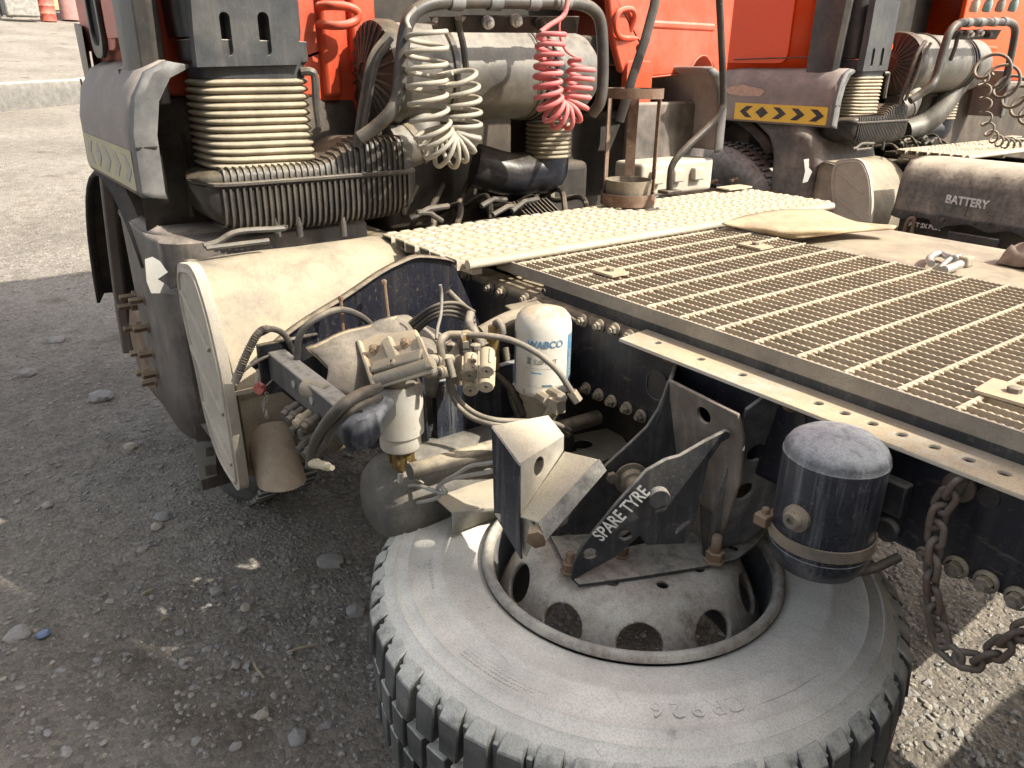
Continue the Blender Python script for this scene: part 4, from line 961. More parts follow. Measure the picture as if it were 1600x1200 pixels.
# corrugated conduit arching over silencer
cz_ = [at(370, 592, x=1.53), at(380, 566, x=1.53), at(392, 540, x=1.53), at(405, 520, x=1.53), at(425, 514, x=1.54), at(445, 524, x=1.55), at(459, 550, x=1.55)]
pts = catmull(cz_, 14); bm = new_bm(); tube(bm, pts, .010, 10, rf=lambda t: .0088+(.0016*math.sin(t*290) if t < .62 else -.002)); part('corrugated_conduit', bm, rubber, T1, sm=80)
bm = new_bm(); tube(bm, [at(372, 585, x=1.53), at(367, 598, x=1.53)], .009, 8); part('conduit_end', bm, boltm, T1)
hz('thin_wire', [at(370, 590, x=1.53), at(390, 572, x=1.54), at(415, 558, x=1.55), at(440, 550, x=1.56)], .0035, greyhose)
hz('black_hose', [at(455, 600, x=1.50), at(464, 560, x=1.48), at(468, 525, x=1.48), at(490, 500, x=1.48), at(530, 484, x=1.50), at(565, 495, x=1.53), at(590, 520, x=1.56), at(610, 545, x=1.58)], .0075, rubber)
hz('black_hose', [at(700, 455, x=1.45), at(715, 470, x=1.44), at(735, 490, x=1.42), at(742, 515, x=1.38), at(760, 540, x=1.34)], .0078, rubber)
for i in range(4): hz('cable', [at(600, 545+i*6, x=1.53), at(640, 505+i*8, x=1.50), at(680, 478+i*6, x=1.44), at(715, 474+i*7, x=1.42), at(742, 488+i*8, x=1.38)], .0045, (rubber, dark)[i % 2])
hz('white_pipe', [at(688, 445, x=1.40), at(690, 462, x=1.40), at(689, 490, x=1.38), at(684, 512, x=1.36), at(682, 530, x=1.34)], .0038, greyhose)
hz('grey_hose', [at(735, 490, x=1.36), at(733, 505, x=1.34), at(742, 520, x=1.31), at(752, 540, x=1.30)], .010, greyhose)
# drain tap with red handle
bm = new_bm(); tube(bm, [at(440, 577, x=1.57), at(408, 582, x=1.57)], .011, 12); tube(bm, [at(406, 578, x=1.57), at(404, 598, x=1.57)], .008, 10); part('drain_valve', bm, castm, T1)
p = at(406, 607, x=1.55); bm = new_bm(); lathe(bm, [(.0001, -.006), (.012, -.006), (.013, 0), (.012, .006), (.0001, .006)], p, (-.6, .7, .2), 16, cap=False); bar(bm, p-V(.0, .0, .016)+V(.015, 0, 0), p+V(-.012, 0, .016), .012, .006, (-.6, .7, .2)); part('valve_handle', bm, redtag, T1, label='small red plastic drain valve handle')
bm = new_bm()
for i in range(10):
    q = at(414+3*math.sin(i*.9), 612+i*4.2, x=1.55); a_ = i*1.57
    pts = [q+V(.004*math.cos(t)*math.cos(a_), .004*math.cos(t)*math.sin(a_), .006*math.sin(t)) for t in [2*math.pi*k/8 for k in range(8)]]
    tube(bm, pts, .0011, 4, closed=True)
part('tap_chain', bm, wirem, T1)
hz('tap_wire', [at(434, 575, x=1.56), at(428, 590, x=1.555), at(416, 603, x=1.55)], .002, wirem)
# exhaust outlet
ax_ = V(-.74, .08, -.62).normalized(); upv = (V(0, 0, 1)-ax_*ax_.z).normalized(); bm = new_bm(); r_ = .058
u_, w_, a_ = axis_frame(ax_); c0 = at(424, 697, x=1.745)
prof = [(r_*.98, 0), (r_, .03), (r_, .15), (r_-.003, .15), (r_-.003, .0)]
rings = []
for (r2, h) in ((r_, -.04), (r_, .02), (r_, .100), (r_-.004, .100), (r_-.004, -.04)):
    rings.append([c0+a_*(h+(.050*(u_*math.cos(2*math.pi*k/36)+w_*math.sin(2*math.pi*k/36)).dot(upv) if h > .05 else 0))+(u_*math.cos(2*math.pi*k/36)+w_*math.sin(2*math.pi*k/36))*r2 for k in range(36)])
loft(bm, rings, cap=False); part('exhaust_outlet', bm, exhm, T1, sm=50, label='open steel exhaust outlet under the silencer')
bm = new_bm(); box(bm, at(430, 600, x=1.744)+V(-.003, .0, 0), (.006, .20, .010)); part('silencer_seam', bm, tanshade, T1)
# ------------------------------------------------------------------ draped tarp cover in the tray
def pxg(rows_, name, mat, solid, label=None, k=5):
    """sheet through a grid of photo points with given planes"""
    pts = [[at(a, b, x=c) for a, b, c in r] for r in rows_]
    fine = [catmull(r, k) for r in pts]; cols = list(zip(*fine)); cols = [catmull(list(c), k) for c in cols]
    bm = new_bm()
    for i, c_ in enumerate(cols):
        for j, p in enumerate(c_): p += V(0, 0, .004*mnoise.noise(p*25)+.006*mnoise.noise(p*9))
    loft(bm, cols, cap=False, closed=False); return part(name, bm, mat, T1, sm=60, solid=solid, label=label)
pxg([[(477, 540, 1.50), (545, 517, 1.51), (620, 493, 1.52), (655, 505, 1.52), (705, 532, 1.50)],
     [(500, 560, 1.45), (555, 540, 1.46), (622, 520, 1.47), (655, 530, 1.47), (700, 552, 1.46)],
     [(513, 580, 1.40), (565, 572, 1.41), (622, 556, 1.42), (650, 562, 1.42), (690, 580, 1.42)],
     [(505, 612, 1.36), (560, 620, 1.37), (600, 615, 1.38), (640, 615, 1.39), (680, 622, 1.39)]], 'tarp_cover', tarpm, .004, 'grey creased cover sheet lying in the filter bay')
pxg([[(477, 541, 1.495), (545, 518, 1.505), (622, 493, 1.515)], [(492, 556, 1.47), (548, 534, 1.48), (600, 515, 1.49)], [(514, 578, 1.43), (550, 556, 1.445), (585, 536, 1.46)]], 'tarp_flap', cardm, .003, None, 4)
p, q = at(478, 606, x=1.36), at(512, 617, x=1.30); bm = new_bm()
lathe(bm, [(.018, 0), (.018, (q-p).length), (.0165, (q-p).length), (.0165, 0)], p, q-p, 20, cap=False); part('tube_stub', bm, tanpaint, T1)
for a_, b_ in (((532, 462), (537, 526)), ((600, 437), (607, 498))):
    bm = new_bm(); p, q = at(*a_, x=1.54), at(*b_, x=1.53); tube(bm, [p, q], .0042, 8); lathe(bm, [(.0065, 0), (.0065, .008)], p-V(0, 0, .010), (0, 0, 1), 6); part('threaded_rod', bm, boltr, T1)
# ------------------------------------------------------------------ fuel filter
FY = -.69; fc = at(624, 655, y=FY); FXc = fc.x
def fz(py, px=624): return at(px, py, y=FY).z
fr_ = 38*((fc-CAM).dot(_f))/F_PX
bm = new_bm(); zz = [fz(598), fz(606), fz(672), fz(677), fz(691), fz(695)]
lathe(bm, [(fr_*.90, zz[0]-fc.z), (fr_, zz[1]-fc.z), (fr_*1.0, zz[2]-fc.z), (fr_*.95, zz[2]-fc.z-.003), (fr_*.86, zz[3]-fc.z), (fr_*.86, zz[4]-fc.z), (fr_*.80, zz[5]-fc.z), (.0001, zz[5]-fc.z)], fc, (0, 0, 1), 44, cap=True)
ff = part('fuel_filter', bm, whitef, T1, label='white spin-on fuel filter canister with amber bowl')
bm = new_bm(); lathe(bm, [(fr_*.52, fz(694)-fc.z), (fr_*.50, fz(712)-fc.z), (fr_*.42, fz(726)-fc.z), (fr_*.2, fz(731)-fc.z), (.0001, fz(732)-fc.z)], fc-V(0, 0, 0), (0, 0, 1), 24, cap=True); bw = part('water_bowl', bm, amber, ff)
for k in range(8):
    a = 2*math.pi*k/8; bm = new_bm(); box(bm, (fc.x+fr_*.50*math.cos(a), fc.y+fr_*.50*math.sin(a), fz(709)), (.006, .006, .022)); part('bowl_lug', bm, amber, bw)
bm = new_bm(); tube(bm, [V(fc.x-.012, fc.y+.010, fz(730)), V(fc.x-.016, fc.y+.014, fz(742))], .007, 8); part('drain_screw', bm, wirem, bw)
bm = new_bm(); lathe(bm, [(fr_*.80, zz[0]-fc.z+.002), (fr_*.80, zz[0]-fc.z+.020), (fr_*.5, zz[0]-fc.z+.034)], fc, (0, 0, 1), 36, cap=True); part('filter_seat', bm, castm, ff)
# filter head: tilted cast block
hc = [at(562, 535, y=FY+.02), at(655, 524, y=FY-.035), at(680, 583, y=FY+.005), at(588, 610, y=FY+.062)]
hbk = [p+V(.062, -.030, -.008) for p in hc]
bm = new_bm(); vs = [bm.verts.new(p) for p in hc+hbk]
for f in ((0, 1, 2, 3), (4, 7, 6, 5), (0, 4, 5, 1), (1, 5, 6, 2), (2, 6, 7, 3), (3, 7, 4, 0)): bm.faces.new([vs[i] for i in f])
fh = part('filter_head', bm, castm, ff, bevel=.006, seg=3)
hn = (hc[1]-hc[0]).cross(hc[3]-hc[0]).normalized()
if hn.dot(CAM-hc[0]) < 0: hn = -hn
def hp(u, v, o=0): return hc[0].lerp(hc[1], u).lerp(hc[3].lerp(hc[2], u), v)+hn*o
for (a, b, wv) in (((.48, .05), (.50, .55), .024), ((.10, .60), (.95, .55), .026)):
    bm = new_bm(); bar(bm, hp(*a, .004), hp(*b, .004), wv, .016, hn); part('head_rib', bm, castm, fh, bevel=.004)
bm = new_bm(); tube(bm, [hp(.06, .82, -.004), hp(.98, .76, -.004)], .016, 16); part('head_barrel', bm, castm, fh)
bm = new_bm(); plate3(bm, [hp(-.02, .0, .010), hp(.05, .0, .010), hp(.05, .95, .012), hp(-.02, .95, .012)], [], .012); part('head_web', bm, castm, fh, bevel=.003)
bm = new_bm(); plate3(bm, [hp(.95, .05, .006), hp(1.02, .05, .006), hp(1.02, .9, .010), hp(.92, .9, .010)], [], .010); part('head_web', bm, castm, fh, bevel=.003)
for uv in ((.22, .22), (.76, .18)):
    bm = new_bm(); p = hp(*uv, 0); lathe(bm, [(.014, 0), (.014, .003), (.010, .004), (.010, .011), (.006, .012), (.006, .016), (.0001, .016)], p, hn, 6, cap=False); part('head_bolt', bm, boltr, fh)
bm = new_bm(); lathe(bm, [(.008, .0), (.008, .010), (.004, .010), (.004, .004)], hp(.47, .62, .008), hn, 12); part('bleed_screw', bm, castm, fh)
# bracket plate behind filter
bm = new_bm(); plate3(bm, [at(561, 536, y=FY-.01), at(575, 612, y=FY-.01), at(583, 700, y=FY-.01), at(560, 700, y=FY-.05), at(566, 620, y=FY-.05)], [], .006); plate3(bm, [at(562, 535, y=FY-.03), at(655, 525, y=FY-.07), at(668, 690, y=FY-.08), at(580, 700, y=FY-.045)], [], .006)
part('filter_bracket', bm, tankm, T1)
bm = new_bm(); lathe(bm, [(.012, 0), (.012, .01), (.0001, .012)], at(582, 683, y=FY-.005), (-.6, .6, .1), 6, cap=False); part('bracket_bolt', bm, boltr, T1)
# unions on the filter head
for (a, b, r_) in (((658, 563), (705, 562), .012), ((668, 581), (707, 583), .012)):
    p, q = at(*a, y=FY-.02), at(*b, y=FY-.10); bm = new_bm(); tube(bm, [p, p.lerp(q, .45), p.lerp(q, .46), p.lerp(q, .54), p.lerp(q, .55), q], r_, 10, rf=lambda t, r_=r_: r_*(1 if t < .3 or t > .7 else 1.25)); part('pipe_union', bm, nylon, T1)
hz('union_elbow', [at(688, 588, y=-.76), at(690, 560, y=-.76), at(688, 535, y=-.76), at(700, 524, y=-.78), at(722, 523, y=-.80)], .0085, nylon)
hz('union_elbow', [at(700, 560, y=-.75), at(704, 575, y=-.75), at(708, 590, y=-.75)], .0078, nylon)
# ------------------------------------------------------------------ four-circuit valve
VY = -.84
vc = at(728, 575, y=VY); bm = new_bm()
bmesh.ops.create_uvsphere(bm, u_segments=20, v_segments=12, radius=.036, matrix=Matrix.Translation(vc+V(.02, -.01, .006)) @ Matrix.Diagonal((1, 1.1, 1.15, 1)))
box(bm, vc+V(.015, -.01, .035), (.035, .04, .03)); box(bm, vc+V(.03, -.015, -.01), (.05, .06, .07))
pv = part('protection_valve', bm, castm, T1, bevel=.006, label='grey four-circuit brake valve with four round caps')
vd = V(-.72, .52, -.30).normalized()
for px, py in ((734, 586), (760, 579), (735, 609), (759, 603)):
    p = at(px, py, y=VY+.045); bm = new_bm(); lathe(bm, [(.017, -.055), (.0155, -.006), (.0165, -.005), (.0165, .001), (.0145, .004), (.0035, .004), (.003, -.004), (.0001, -.004)], p, vd, 24, cap=False); vcp = part('valve_cap', bm, castm, pv)
    for k in range(4):
        a = math.pi*k/2+.4; u2, w2, a2 = axis_frame(vd); d_ = u2*math.cos(a)+w2*math.sin(a); bm = new_bm(); bar(bm, p+d_*.0165-vd*.050, p+d_*.0155-vd*.006, .004, .006, d_); part('cap_rib', bm, castm, vcp)
bm = new_bm(); lathe(bm, [(.006, -.01), (.006, .006), (.002, .006), (.0001, .002)], at(740, 562, y=VY+.03), vd, 10, cap=False); part('centre_screw', bm, castm, pv)
for px, py, py2, r_ in ((706, 560, 535, .010), (726, 555, 528, .013), (743, 553, 537, .009)):
    p, q = at(px, py, y=VY), at(px, py2, y=VY); bm = new_bm(); lathe(bm, [(r_, 0), (r_, (q-p).length*.5), (r_*1.25, (q-p).length*.52), (r_*1.25, (q-p).length*.9), (r_*.7, (q-p).length)], p, (0, 0, 1), 8); part('port_fitting', bm, nylon, pv)
bm = new_bm(); box(bm, at(726, 524, y=VY), (.022, .03, .016)); part('hose_nut', bm, brass, pv, bevel=.002)
# arching grey hose to the dryer
hz('arched_hose', [at(690, 533, y=-.80), at(706, 524, y=-.82), at(728, 523, y=VY), at(765, 525, y=-.87), at(800, 532, y=-.90), at(840, 552, y=-.93), at(870, 578, y=-.96), at(888, 604, y=-.98), at(899, 622, y=-1.0)], .0068, greyhose, label='thin grey hose arching from the valve to the air dryer', k=8)
p, q = at(893, 612, y=-.99), at(903, 627, y=-1.0); bm = new_bm(); tube(bm, [p, q], .012, 6); part('hose_nut', bm, boltm, T1)
hz('double_hose', [at(703, 585, y=-.78), at(707, 605, y=-.78), at(720, 628, y=-.79), at(745, 647, y=-.80), at(775, 656, y=-.82), at(815, 658, y=-.88), at(860, 660, y=-.95), at(890, 672, y=-1.02)], .0056, greyhose, k=8)
hz('double_hose', [at(700, 590, y=-.79), at(704, 612, y=-.79), at(718, 637, y=-.80), at(742, 655, y=-.81), at(772, 663, y=-.83), at(812, 666, y=-.89), at(858, 668, y=-.96), at(888, 680, y=-1.03)], .0056, greyhose, k=8)
# ------------------------------------------------------------------ air dryer
DYc = -1.045; dc = at(848, 550, y=DYc)
def dz(py): return at(848, py, y=DYc).z
dr = 44*((dc-CAM).dot(_f))/F_PX
bm = new_bm(); z_ = dc.z; h1 = dz(487)-z_; h0 = dz(604)-z_
lathe(bm, [(.0001, h1+.012), (dr*.45, h1+.011), (dr*.78, h1+.004), (dr*.93, h1-.008), (dr*.985, h1-.022), (dr, h1-.038), (dr, h0+.010), (dr*1.015, h0+.004), (dr*.97, h0-.003), (dr*.8, h0-.006)], dc, (0, 0, 1), 56, cap=False)
dryer = part('air_dryer', bm, dryerw, T1, label='white air dryer canister with faded blue label beside the rail')
bm = new_bm(); lathe(bm, [(dr*.80, h0-.004), (dr*.82, h0-.022), (dr*.70, h0-.035), (dr*.62, h0-.07), (dr*.40, h0-.10), (.0001, h0-.11)], dc, (0, 0, 1), 20, cap=False); db = part('dryer_base', bm, castm, dryer, sm=25)
for a, b, r_ in (((858, 628), (835, 612), .014), ((878, 622), (862, 612), .012), ((822, 612), (835, 605), .010)):
    p, q = at(*a, y=DYc+dr*.95), at(*b, y=DYc+.02); bm = new_bm(); tube(bm, [p, q], r_, 8); part('base_port', bm, castm, db)
bm = new_bm(); tube(bm, [at(868, 634, y=DYc+dr), at(848, 668, y=DYc+dr)], .014, 8); box(bm, at(870, 633, y=DYc+dr*1.0), (.03, .025, .03)); part('drain_fitting', bm, castm, db)
bm = new_bm(); tube(bm, [at(838, 640, y=DYc), at(838, 662, y=DYc)], .014, 8); part('drain_port', bm, dark, db)
# label on the canister, wrapped
def wrap(bm, u0, u1, v0, v1, off=.0008, n=10, skew=0):
    """patch on the canister; u = angle offset from the camera-facing line, v = height fraction"""
    base = math.atan2(CAM.y-dc.y, CAM.x-dc.x)
    rows = []
    for v in (v0, v1):
        r_ = []
        for i in range(n+1):
            a = base+(u0+(u1-u0)*i/n)+(skew*(v-v0)/(v1-v0) if v1 != v0 else 0)
            r_.append(V(dc.x+(dr+off)*math.cos(a), dc.y+(dr+off)*math.sin(a), dc.z+h0+.012+(h1-.038-h0-.012)*v))
        rows.append(r_)
    loft(bm, rows, cap=False, closed=False)
bm = new_bm(); wrap(bm, 1.02, 1.36, .02, .98); lb = part('label_band', bm, bluel, dryer)
bm = new_bm(); wrap(bm, -1.40, -1.2, .02, .98); part('label_band', bm, bluel, dryer)
bm = new_bm(); wrap(bm, -.42, -.06, .36, .10, .0008, 8, .46); part('label_mark', bm, bluel, dryer)
bm = new_bm(); 
for (a, b, c_, d_) in ((-.70, .68, .425, .43), (-.70, .68, .09, .095), (-.70, -.695, .09, .43), (.675, .68, .09, .43)): wrap(bm, a, b, c_, d_, .0009)
part('label_frame', bm, greyl, dryer)
def text_mesh(s, size, name, extr=.0006, sx=1.0, bold=0):
    cu = bpy.data.curves.new(name, 'FONT'); cu.body = s; cu.size = size; cu.extrude = extr; cu.align_x = 'CENTER'; cu.align_y = 'CENTER'; cu.offset = bold
    ob_ = bpy.data.objects.new(name, cu); COL.objects.link(ob_)
    dg = bpy.context.evaluated_depsgraph_get(); me = bpy.data.meshes.new_from_object(ob_.evaluated_get(dg)); bpy.data.objects.remove(ob_); bpy.data.curves.remove(cu)
    for v in me.vertices: v.co.x *= sx
    return me
def wrap_text(s, size, uc, vc_, mat, sx=1, vertical=False, bold=0):
    me = text_mesh(s, size, 'label_text', .0003, sx, bold); base = math.atan2(CAM.y-dc.y, CAM.x-dc.x)
    for v in me.vertices:
        x, y = (v.co.x, v.co.y) if not vertical else (-v.co.y, v.co.x)
        a = base+uc+x/dr
        r2 = dr+.0010+v.co.z; v.co = V(dc.x+r2*math.cos(a), dc.y+r2*math.sin(a), dc.z+h0+.012+(h1-.038-h0-.012)*vc_+y)
    me.materials.append(mat); return link('label_text', me, dryer)
wrap_text('WABCO', .022, .10, .86, bluel, 1.0, bold=.0006); wrap_text('ELEMENT', .014, .12, .56, greyl, .9); wrap_text('WABCO', .018, 1.19, .45, whites, 1.0, True)
bm = new_bm()
for a in (-.56, -.50): wrap(bm, a, a+.045, .50, .62, .001, 3, .06); wrap(bm, a+.06, a+.10, .50, .62, .001, 3, -.06)
part('label_emblem', bm, greyl, dryer)
# dryer bracket: tan bent arm
q = [at(789, 483, y=-1.10), at(833, 468, y=-1.14), at(862, 488, y=-1.14), at(815, 500, y=-1.08)]
bm = new_bm(); rows = [[at(789, 479, y=-1.12), at(836, 468, y=-1.15)], [at(800, 486, y=-1.08), at(858, 482, y=-1.12)], [at(770, 508, y=-1.02), at(862, 492, y=-1.11)]]
rows = [catmull([r_[0], r_[0].lerp(r_[1], .5), r_[1]], 4) for r_ in rows]; loft(bm, rows, cap=False, closed=False); db_ = part('dryer_bracket', bm, tanpaint, T1, solid=.006, bevel=.001)
p, q = at(820, 490, y=-1.07), at(752, 522, y=-.95); bm = new_bm(); tube(bm, catmull([p, p.lerp(q, .5)+V(0, 0, .004), q], 5), .020, 14); part('bracket_tube', bm, tanpaint, db_)
rail_bolt(836, 470, .6)
for pts, r_ in (([(772, 508), (772, 525), (771, 548), (771, 575)], .014), ([(774, 506), (780, 504), (784, 512), (785, 522)], .009)):
    hz('dryer_union', [at(a, b, y=-.95) for a, b in pts], r_, nylon if r_ < .012 else brass)
hz('rail_wire', [at(860, 482, y=-1.145), at(885, 492, y=-1.145), at(905, 505, y=-1.14)], .004, greyhose)
hz('dark_hose', [at(790, 545, y=-1.08), at(798, 590, y=-1.06), at(800, 620, y=-1.04), at(815, 655, y=-1.03)], .011, rubber)
hz('dark_hose', [at(775, 585, y=-1.0), at(800, 610, y=-1.0), at(818, 650, y=-1.0)], .009, dark)
hz('dark_hose', [at(690, 600, y=-.85), at(688, 650, y=-.85), at(675, 705, y=-.85)], .012, rubber); hz('dark_hose', [at(708, 615, y=-.88), at(706, 650, y=-.88), at(690, 690, y=-.86)], .006, dark)
# back panel of the bay (dark)
bm = new_bm(); box(bm, (1.42, -1.0, .72), (.02, .34, .40)); part('bay_back_panel', bm, tankm, T1)
# lying air tank below the filter
c = at(600, 775, y=-.62); bm = new_bm(); lathe(bm, [(.0001, .0), (.05, .004), (.085, .02), (.105, .05), (.112, .09), (.112, .50), (.08, .56), (.0001, .58)], (1.40, -.635, .665), (0, -1, 0), 44, cap=False); part('brake_air_tank', bm, M_('dusty_dark_tank', (.035, .036, .038), .5, film=.3, up=.4, dust=(.30, .27, .22)), T1, label='dusty dark air tank lying below the fuel filter')
# cross tube
p, q = at(640, 737, x=1.26), at(934, 652, x=1.26); bm = new_bm(); tube(bm, [p+V(0, .001, 0), p, q], .0185, 18, rf=lambda t: .012 if t < .01 else .0185); part('cross_tube', bm, M_('tube_paint', (.03, .03, .033), .5, film=.15, up=.75, dust=(.44, .37, .26)), T1, label='dark round cross tube in front of the chock tray')
bm = new_bm(); plate3(bm, [at(636, 722, x=1.27), at(650, 748, x=1.26), at(662, 756, x=1.25), at(640, 745, x=1.27)], [], .005); part('tube_lug', bm, chockm, T1)
# ------------------------------------------------------------------ chock tray, wheel chock, wire clips
TZ = .70
def tz(px, py, z=TZ): return at(px, py, z=z)
bm = new_bm(); ol3 = [tz(650, 752), tz(775, 712), tz(872, 684), tz(962, 666), tz(985, 700), tz(900, 740), tz(795, 790), tz(706, 800)]
O = ol3[0]; to2 = lambda p: (p.x, p.y)
def stad(a, b, r): 
    a = V(*a); b = V(*b); d = (b-a).normalized(); n = V(-d.y, d.x); out = []
    for i in range(9): t = math.pi/2+math.pi*i/8; out.append(a+(d*math.cos(t)+n*math.sin(t))*r)
    for i in range(9): t = -math.pi/2+math.pi*i/8; out.append(b+(d*math.cos(t)+n*math.sin(t))*r)
    return [(p.x, p.y) for p in out]
s1 = stad(to2(tz(718, 752)), to2(tz(790, 735)), .022); s2 = stad(to2(tz(885, 700)), to2(tz(912, 693)), .024)
plate(bm, (0, 0, TZ), (1, 0, 0), (0, 1, 0), [to2(p) for p in ol3], [s1, s2], -.004)
tray = part('chock_tray', bm, chockm, T1, bevel=.001, label='dusty galvanised tray with long slots above the spare tyre')
bm = new_bm(); pts_t = [tz(706, 800), tz(795, 790), tz(845, 765)]; pts_b = [at(708, 833, z=TZ-.045), at(793, 800, z=TZ-.06), at(850, 790, z=TZ-.06)]
loft(bm, [pts_t, pts_b], cap=False, closed=False); part('tray_lip', bm, chockm, tray, solid=.004)
# chock: folded zigzag sheet
yn, yf_ = -.755, -.90
near = [at(768, 665, y=yn), at(812, 726, y=yn), at(812, 807, y=yn), at(841, 816, y=yn)]
far_ = [at(856, 650, y=yf_), at(881, 679, y=yf_), at(881, 704, y=yf_), at(936, 718, y=yf_)]
CH = root('wheel_chock', (near[2].x, yn-.07, TZ), 'folded galvanised wheel chock with a round hole, standing on the chock tray', 'wheel chock')
def quad(a, b, c, d, holes=(), t=.004, nm='chock_face', mt=chockm, par=CH):
    bm = new_bm(); plate3(bm, [a, b, c, d], holes, t); return part(nm, bm, mt, par, bevel=.001)
quad(near[0], far_[0], far_[1], near[1])
hc_ = (near[1]+far_[1]+far_[2]+near[2])/4
cn = near[1].lerp(near[2], .40).lerp(far_[1].lerp(far_[2], .40), .42)
quad(near[1], far_[1], far_[2], near[2], [(cn, (.017, .020))])
quad(near[2], far_[2], far_[3], near[3])
flg = [at(*p, y=yn+.002) for p in ((768, 668), (811, 728), (811, 808), (814, 874), (772, 803))]
bm = new_bm(); plate3(bm, flg, [], .004); part('side_flange', bm, tankm, CH)
bm = new_bm(); plate3(bm, [at(772, 803, y=yn+.006), at(812, 808, y=yn+.004), at(840, 830, y=yn-.02), at(812, 877, y=yn+.004)], [], .004); part('lower_flange', bm, chockm, CH, bevel=.001)
bm = new_bm(); plate3(bm, [near[3], far_[3], at(948, 735, y=yf_), at(852, 846, y=yn)], [], .004); part('outer_flange', bm, navy2, CH)
bm = new_bm(); bp_ = at(840, 832, y=-.76); lathe(bm, [(.020, 0), (.020, .022), (.015, .024), (.0001, .024)], bp_, V(-.7, .65, -.1), 6, cap=False); part('chock_bolt', bm, boltr, T1)
for ppx in ([(800, 716), (760, 724), (735, 728), (712, 742), (694, 752), (690, 760), (697, 768), (688, 770), (650, 758), (628, 766), (618, 778), (628, 788), (660, 784), (686, 776), (684, 762), (705, 748), (760, 738), (806, 728)],):
    hz('wire_clip', [at(a, b, y=-.70-.0009*(a-640)*.55) for a, b in ppx], .0045, wirem, label='bright bent wire clip holding the chock', k=5)
bm = new_bm(); tube(bm, [at(728+16*math.cos(t), 724+6*math.sin(t), z=TZ+.03) for t in [2*math.pi*k/16 for k in range(16)]], .004, 6, closed=True); part('wire_ring', bm, wirem, T1)
# ------------------------------------------------------------------ spare wheel
WC = V(.948, -1.027, 0); WZ = .62     # WZ = top sidewall plane
SW = root('spare_wheel', (WC.x, WC.y, .26), 'dusty spare truck wheel lying flat under the navy carrier bracket', 'spare wheel')
RT_, RR = .552, .312
prof = [(RR-.012, -.020), (RR+.004, -.004), (RR+.020, .004), (.36, .012), (.40, .016), (.405, .0185), (.412, .016), (.44, .013), (.470, .010), (.474, .013), (.479, .008), (.500, .004), (.503, .007), (.508, .001), (.524, -.006), (.534, -.016), (.538, -.040), (.538, -.10), (.532, -.22), (.520, -.27), (.49, -.295), (.43, -.31), (.36, -.31), (RR, -.30)]
bm = new_bm(); lathe(bm, prof, V(WC.x, WC.y, WZ), (0, 0, 1), 120, cap=False)
ty = part('tyre', bm, tyrem, SW, sm=50, label='big lug tyre with dust covered sidewall')
bm = new_bm(); nb_ = 56; da = 2*math.pi/nb_
def blk(bm, a0, a1, r0, r1, z0, z1, rt=None):
    """radial block; top leans in"""
    rt = rt or r0; vs = []
    for a in (a0, a1):
        for (r, z) in ((r0, z0), (r1, z0), (r1, z1), (rt, z1)): vs.append(bm.verts.new((r*math.cos(a), r*math.sin(a), z)))
    for f in ((0, 1, 2, 3), (7, 6, 5, 4), (0, 4, 5, 1), (1, 5, 6, 2), (2, 6, 7, 3), (3, 7, 4, 0)): bm.faces.new([vs[i] for i in f])
# one shoulder lug, shared
vs = []
for a in (-.37*da, .37*da):
    for (r, z) in ((.524, -.005), (.541, -.013), (.555, -.030), (.562, -.105), (.530, -.105)): vs.append(bm.verts.new((r*math.cos(a), r*math.sin(a), z)))
for f in ((0, 1, 6, 5), (1, 2, 7, 6), (2, 3, 8, 7), (3, 4, 9, 8), (4, 0, 5, 9), (0, 4, 3, 2, 1), (5, 6, 7, 8, 9)): bm.faces.new([vs[i] for i in f])
lugs = []
for q_ in range(4):
    b3 = bm.copy(); rn_ = random.Random(q_)
    for v in b3.verts: v.co += V(rn_.uniform(-.0025, .0025), rn_.uniform(-.003, .003), rn_.uniform(-.0025, .002))
    lg = to_mesh(b3, 'tread_lug', 30); lg.materials.append(tyred); lugs.append(lg)
bm.free()
for k in range(nb_):
    o = link('tread_lug', lugs[(k*k+k//3) % 4], ty, None, Matrix.Translation((WC.x, WC.y, WZ)) @ Matrix.Rotation(k*da, 4, 'Z') @ Matrix.Scale(1+.004*((k*7) % 3-1), 4))
    m = o.modifiers.new('edge', 'BEVEL'); m.width = .003; m.segments = 1
bm = new_bm()
for k in range(nb_):   # step lugs between shoulder lugs, and the centre and lower rows
    a = (k+.5)*da; blk(bm, a-.10*da, a+.10*da, .52, .545, -.085, -.026, .525)
    blk(bm, a-.40*da, a+.36*da, .52, .558, -.198, -.122); blk(bm, a-.30*da+.5*da, a+.30*da+.5*da, .50, .556, -.29, -.205)
for v in bm.verts: v.co += V(WC.x, WC.y, WZ)
part('tread_blocks', bm, tyred, ty, kind='stuff', bevel=.003)
# moulded sidewall lettering
def ring_text(s, size, r, a_mid, mat=tyrem, ext=.0018, sp=.72, out=True):
    n = len(s); w = size*sp/r
    for i, ch in enumerate(s):
        if ch == ' ': continue
        me = text_mesh(ch, size, 'sidewall_letter', ext); me.materials.append(mat)
        a = a_mid-(i-(n-1)/2)*w
        M0 = Matrix.Translation((WC.x+r*math.cos(a), WC.y+r*math.sin(a), WZ+.0150-.0006)) @ Matrix.Rotation(a-math.pi/2, 4, 'Z')
        link('sidewall_letter', me, ty, None, M0)
ca_ = math.atan2(CAM.y-WC.y, CAM.x-WC.x)
ring_text('CR926', .046, .432, ca_+.30, tyrem, .0016)
ring_text('ALL STEEL', .020, .395, ca_-.85, tyred, .0004); ring_text('TUBELESS', .018, .425, ca_-1.2, tyred, .0004)
